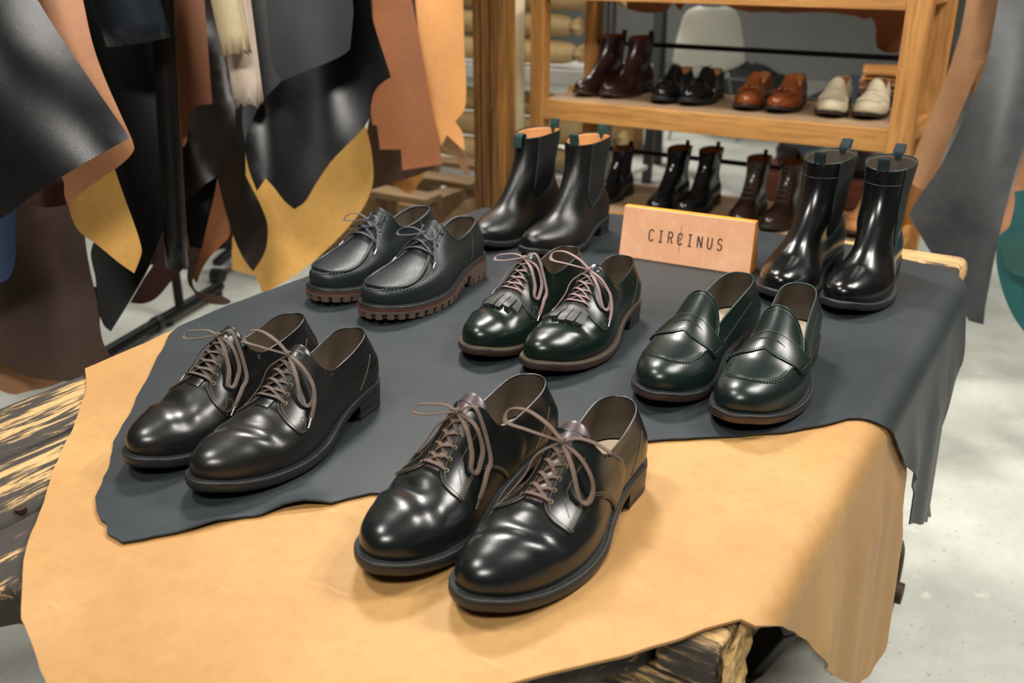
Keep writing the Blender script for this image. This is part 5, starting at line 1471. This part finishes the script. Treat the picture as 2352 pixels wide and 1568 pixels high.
# cabinet and bag under the middle board
c_ = onz(1880, 505, 0); cbn = empty('chest', (c_[0], c_[1], 0)); tag(cbn, 'low reddish brown wooden case on short legs behind the low shelf board', 'chest')
MB().box((.0, .2, .135), (.62, .40, .17)).build('body', MAT['red_wood'], cbn, bevel=.006)
MB().box((.0, -.005, .135), (.56, .014, .12)).build('drawer', MAT['red_wood'], cbn, bevel=.003)
for x in (-.27, .27):
    for y in (.04, .36): MB().box((x, y, .025), (.05, .05, .05)).build('leg', MAT['pine_z'], cbn, bevel=.003)
bg = empty('leather_bag', (cbn.location.x + .02, cbn.location.y + .19, .222)); tag(bg, 'dark leather bag with a tan handle lying on the reddish chest', 'bag')
n = 24; V = []; ring = []
for k, (z, s_) in enumerate(((0, .86), (.015, 1), (.07, 1.02), (.12, .92), (.145, .70), (.155, .3), (.157, .02))):
    for j in range(n):
        a = 2 * PI * j / n; c, s2 = math.cos(a), math.sin(a); V.append((.29 * s_ * math.copysign(abs(c) ** .6, c), .17 * s_ * math.copysign(abs(s2) ** .6, s2), z))
F = [(k * n + j, k * n + (j + 1) % n, (k + 1) * n + (j + 1) % n, (k + 1) * n + j) for k in range(6) for j in range(n)] + [tuple(reversed(range(n)))]
fix_normals(mk('bag_body', V, F, MAT['bag_dark'], bg))
mb = MB(); mb.tube(catmull([(-.02, -.16, .08), (.00, -.185, .13), (.09, -.19, .145), (.17, -.185, .13), (.19, -.16, .08)], 8), .008, 8); mb.build('handle', MAT['calf_cognac'], bg)

# folded leathers and blue sheet behind the cream loafers
fl = MB(); 
TQ = ony(2020, 222, 5.2); lt = empty('side_table', (TQ[0], 5.2, 0)); tag(lt, 'small dark table behind the right end of the shelf, carrying folded leather', 'table')
TZ = float(TQ[2]); MB().box((0, 0, TZ - .015), (.62, .45, .03)).build('top', MAT['black_plastic'], lt, bevel=.003)
for x in (-.27, .27):
    for y in (-.18, .18): MB().box((x, y, (TZ - .03) / 2), (.04, .04, TZ - .03)).build('leg', MAT['black_plastic'], lt, bevel=.003)
for k, (z, mt, dx, dy, rz, lb) in enumerate(((TZ, 'h_brown', .05, -.06, .1, 'folded brown leather at the bottom of the pile behind the cream loafers'), (TZ + .05, 'h_tan', .09, -.04, -.12, 'folded tan leather in the middle of the pile behind the cream loafers'), (TZ + .10, 'h_orange', .07, -.05, .2, 'folded orange tan leather on top of the pile behind the cream loafers'))):
    V = []; nn_ = 14
    prof = catmull([(-.13, .0), (.12, .0), (.14, .010), (.12, .022), (-.10, .022), (-.12, .030), (-.10, .039), (.135, .040)], 5)
    for x in np.linspace(-.15, .15, nn_):
        for a, b in prof: V.append((x, a * (1 + .04 * math.sin(x * 30)), b + .002 * math.sin(x * 25 + a * 20)))
    m_ = len(prof); F = [(i * m_ + j, i * m_ + j + 1, (i + 1) * m_ + j + 1, (i + 1) * m_ + j) for i in range(nn_ - 1) for j in range(m_ - 1)]
    o = mk('folded_leather', V, F, MAT[mt]); o.location = (TQ[0] + dx, 5.2 + dy, z + .004); o.rotation_euler = (0, 0, rz); m = o.modifiers.new('t', 'SOLIDIFY'); m.thickness = .004
    tag(o, lb, 'folded leather', 'pile of folded leather')
plain('blue_sheet', srgb(52, 60, 72), .6)
Q = [ony(x, y, 4.32) for x, y in ((1845, 248), (1958, 170), (1974, 172))]
P = [(Q[0][0], 0), (Q[2][0], 0), (Q[2][0], Q[2][2]), (Q[1][0], Q[1][2]), (Q[0][0], Q[0][2])]; cxq = Q[1][0]
V = [(x - cxq, 0, z) for x, z in P] + [(x - cxq, .015, z) for x, z in P]; F = [(0, 1, 2, 3, 4), (9, 8, 7, 6, 5)] + [(i, 5 + i, 5 + (i + 1) % 5, (i + 1) % 5) for i in range(5)]
o = fix_normals(mk('slant_topped_board', V, F, MAT['blue_sheet'], smooth=False)); o.location = (cxq, 4.32, 0); tag(o, 'slate blue board with a slanting top edge, standing behind the cream loafers', 'board')
# ---------------------------------------------------------------- the shoes on the table
FIT = {'FR': (-.3930, .8811, 180.64, 1.02), 'FL': (-.4920, .8733, 177.12, 1.02), 'L2R': (-.7662, .8829, 185.65, 1.0), 'L2L': (-.8595, .8823, 181.11, 1.0),
       'LugR': (-.9347, 1.3872, 183.57, 1.0), 'LugL': (-1.0365, 1.4051, 175.68, 1.0), 'KilR': (-.6106, 1.3384, 182.89, 1.0), 'KilL': (-.6956, 1.3372, 176.83, 1.0),
       'LoafR': (-.3345, 1.3377, 184.09, 1.04), 'LoafL': (-.4140, 1.3425, 175.29, 1.03), 'ChRR': (-.3116, 1.7927, 180.92, 1.0), 'ChRL': (-.4040, 1.7934, 175.88, 1.0),
       'ChLR': (-.8759, 1.7701, 180.47, .94), 'ChLL': (-.9851, 1.7705, 177.5, .95)}
def put(rs, key, label, group, z=ZB, cat='shoe'):
    r = rs[0]; x, y, yaw, k = FIT[key]
    r.location = (x, y, z + .0012); r.rotation_euler = (0, 0, math.radians(yaw)); r.scale = (k, k, k)
    if 'shoe' in r: del r['shoe']
    tag(r, label, cat, group)
put(make_derby('derby_shoe', -1, LOW, bow=0), 'FR', 'black derby shoe with brown laces on the orange hide, nearest the camera', 'front pair of derby shoes', ZO)
put(make_derby('derby_shoe', 1, LOW, bow=1), 'FL', 'black derby shoe on the orange hide, left one of the nearest pair', 'front pair of derby shoes', ZB)
for key, m, b, lb in (('L2R', -1, 3, 'dull black plain-toe derby at the left, the one nearer the front of its pair'), ('L2L', 1, 1, 'dull black plain-toe derby, leftmost shoe on the table')):
    put(make_derby('derby_shoe', m, LOW, mat='calf_dull', style='tab', lace='lace_beige', tmat='calf_dull', trise=.012, bow=b, thread='thread_tan'), key, lb, 'dull black derbies at the left')
for key, m, b, lb in (('LugR', -1, 0, 'grained moccasin-toe shoe with grey laces, right one of the lug-soled pair'), ('LugL', 1, 1, 'grained moccasin-toe shoe with grey laces, left one of the lug-soled pair')):
    put(make_moc('moccasin_toe_shoe', m, MOC), key, lb, 'lug-soled shoes')
for key, m, b, lb in (('KilR', -1, 3, 'dark green fringed derby with pinkish laces, right one of its pair'), ('KilL', 1, 1, 'dark green fringed derby with pinkish laces, left one beside the lug-soled shoes')):
    put(make_derby('fringed_derby', m, LOW, mat='calf_green', lace='lace_pink', style='tab', tmat='calf_green', kiltie='kiltie_grey', trise=.010, sole=('sole_brown', 'welt_brown', 'sole_dark', 'thread_tan'), bow=b, thread='thread_green', lw=.0052, crease=CREASES[:1] + CREASES[3:]), key, lb, 'fringed green derbies')
for key, m, lb in (('LoafR', -1, 'dark green penny loafer, right one of the pair near the table edge'), ('LoafL', 1, 'dark green penny loafer, left one of its pair, in front of the sign')):
    put(make_loafer('penny_loafer', m, LOAF), key, lb, 'green penny loafers')
for key, m, lb in (('ChRR', -1, 'smooth black ankle boot with elastic sides, rightmost boot on the table'), ('ChRL', 1, 'smooth black ankle boot with elastic sides, next to the leather sign')):
    put(make_chelsea('chelsea_boot', m, CHE, 'calf_boot', 'webbing_black', 'edge_green', 'lining_brown', [dict(y=.126, z=.198, face=1), dict(y=.004, z=.198, face=-1, lean=.012)], collar=True, seam='edge_green', crease=[(-.046, .236, .046, .228, .0065, .0034)]), key, lb, 'smooth black ankle boots', cat='boot')
for key, m, lb in (('ChLR', -1, 'grained black ankle boot with green pull tabs, right one left of the sign'), ('ChLL', 1, 'grained black ankle boot with green pull tab flopped forward, left one behind the lug-soled shoes')):
    put(make_chelsea('chelsea_boot', m, CHE, 'grain_boot', 'webbing_green', 'grain_boot', 'lining_tan', [dict(y=.126, z=.200, face=1, flop=1 if m > 0 else 0), dict(y=.004, z=.200, face=-1)], seam='webbing_green'), key, lb, 'grained black ankle boots', cat='boot')
# ---------------------------------------------------------------- light and camera
def area(name, loc, sx, sy, e, tgt, col=(1, .96, .9), spread=None):
    L = bpy.data.lights.new(name, 'AREA'); L.shape = 'RECTANGLE'; L.size = sx; L.size_y = sy; L.energy = e; L.color = col
    if spread: L.spread = spread
    o = bpy.data.objects.new(name, L); COL.objects.link(o); o.location = loc
    o.rotation_euler = (Vector(tgt) - Vector(loc)).to_track_quat('-Z', 'Y').to_euler(); return o
area('ceiling_lamp', (-1.55, 2.15, 2.75), .45, .26, 58, (-.6, 1.1, .65))
area('ceiling_lamp', (-1.25, .30, 2.8), .60, .26, 38, (-.6, 1.0, .65))
area('ceiling_lamp', (.55, 1.9, 2.9), .45, .26, 32, (-.5, 1.1, .65))
area('ceiling_lamp', (.25, -.9, 2.7), .9, .25, 66, (-1.2, 1.4, .7))
area('ceiling_lamp', (-3.2, 3.4, 3.3), 1.4, .2, 26, (-3.0, 3.5, 0), spread=2.1)
area('ceiling_lamp', (-3.6, 5.6, 3.3), 2.4, .2, 75, (-3.5, 5.7, 0), spread=2.0)
area('ceiling_lamp', (1.3, 2.6, 3.3), 1.4, .25, 64, (.9, 2.4, 0), spread=2.1)
W_ = bpy.data.worlds.new('world'); SC.world = W_; W_.use_nodes = True
W_.node_tree.nodes['Background'].inputs[0].default_value = (.5, .5, .5, 1); W_.node_tree.nodes['Background'].inputs[1].default_value = .05
cam = bpy.data.cameras.new('camera'); co = bpy.data.objects.new('camera', cam); COL.objects.link(co); SC.camera = co
co.location = CAM; co.rotation_euler = (PI / 2 - PITCH, 0, YAW)
cam.sensor_width = 36; cam.lens = FPX / 2352 * 36; cam.clip_start = .02
cam.dof.use_dof = True; cam.dof.focus_distance = 1.22; cam.dof.aperture_fstop = 5.2
vs = SC.view_settings; vs.view_transform = 'Standard'; vs.look = 'None'; vs.gamma = 1.0; vs.exposure = 0.06; vs.use_curve_mapping = False
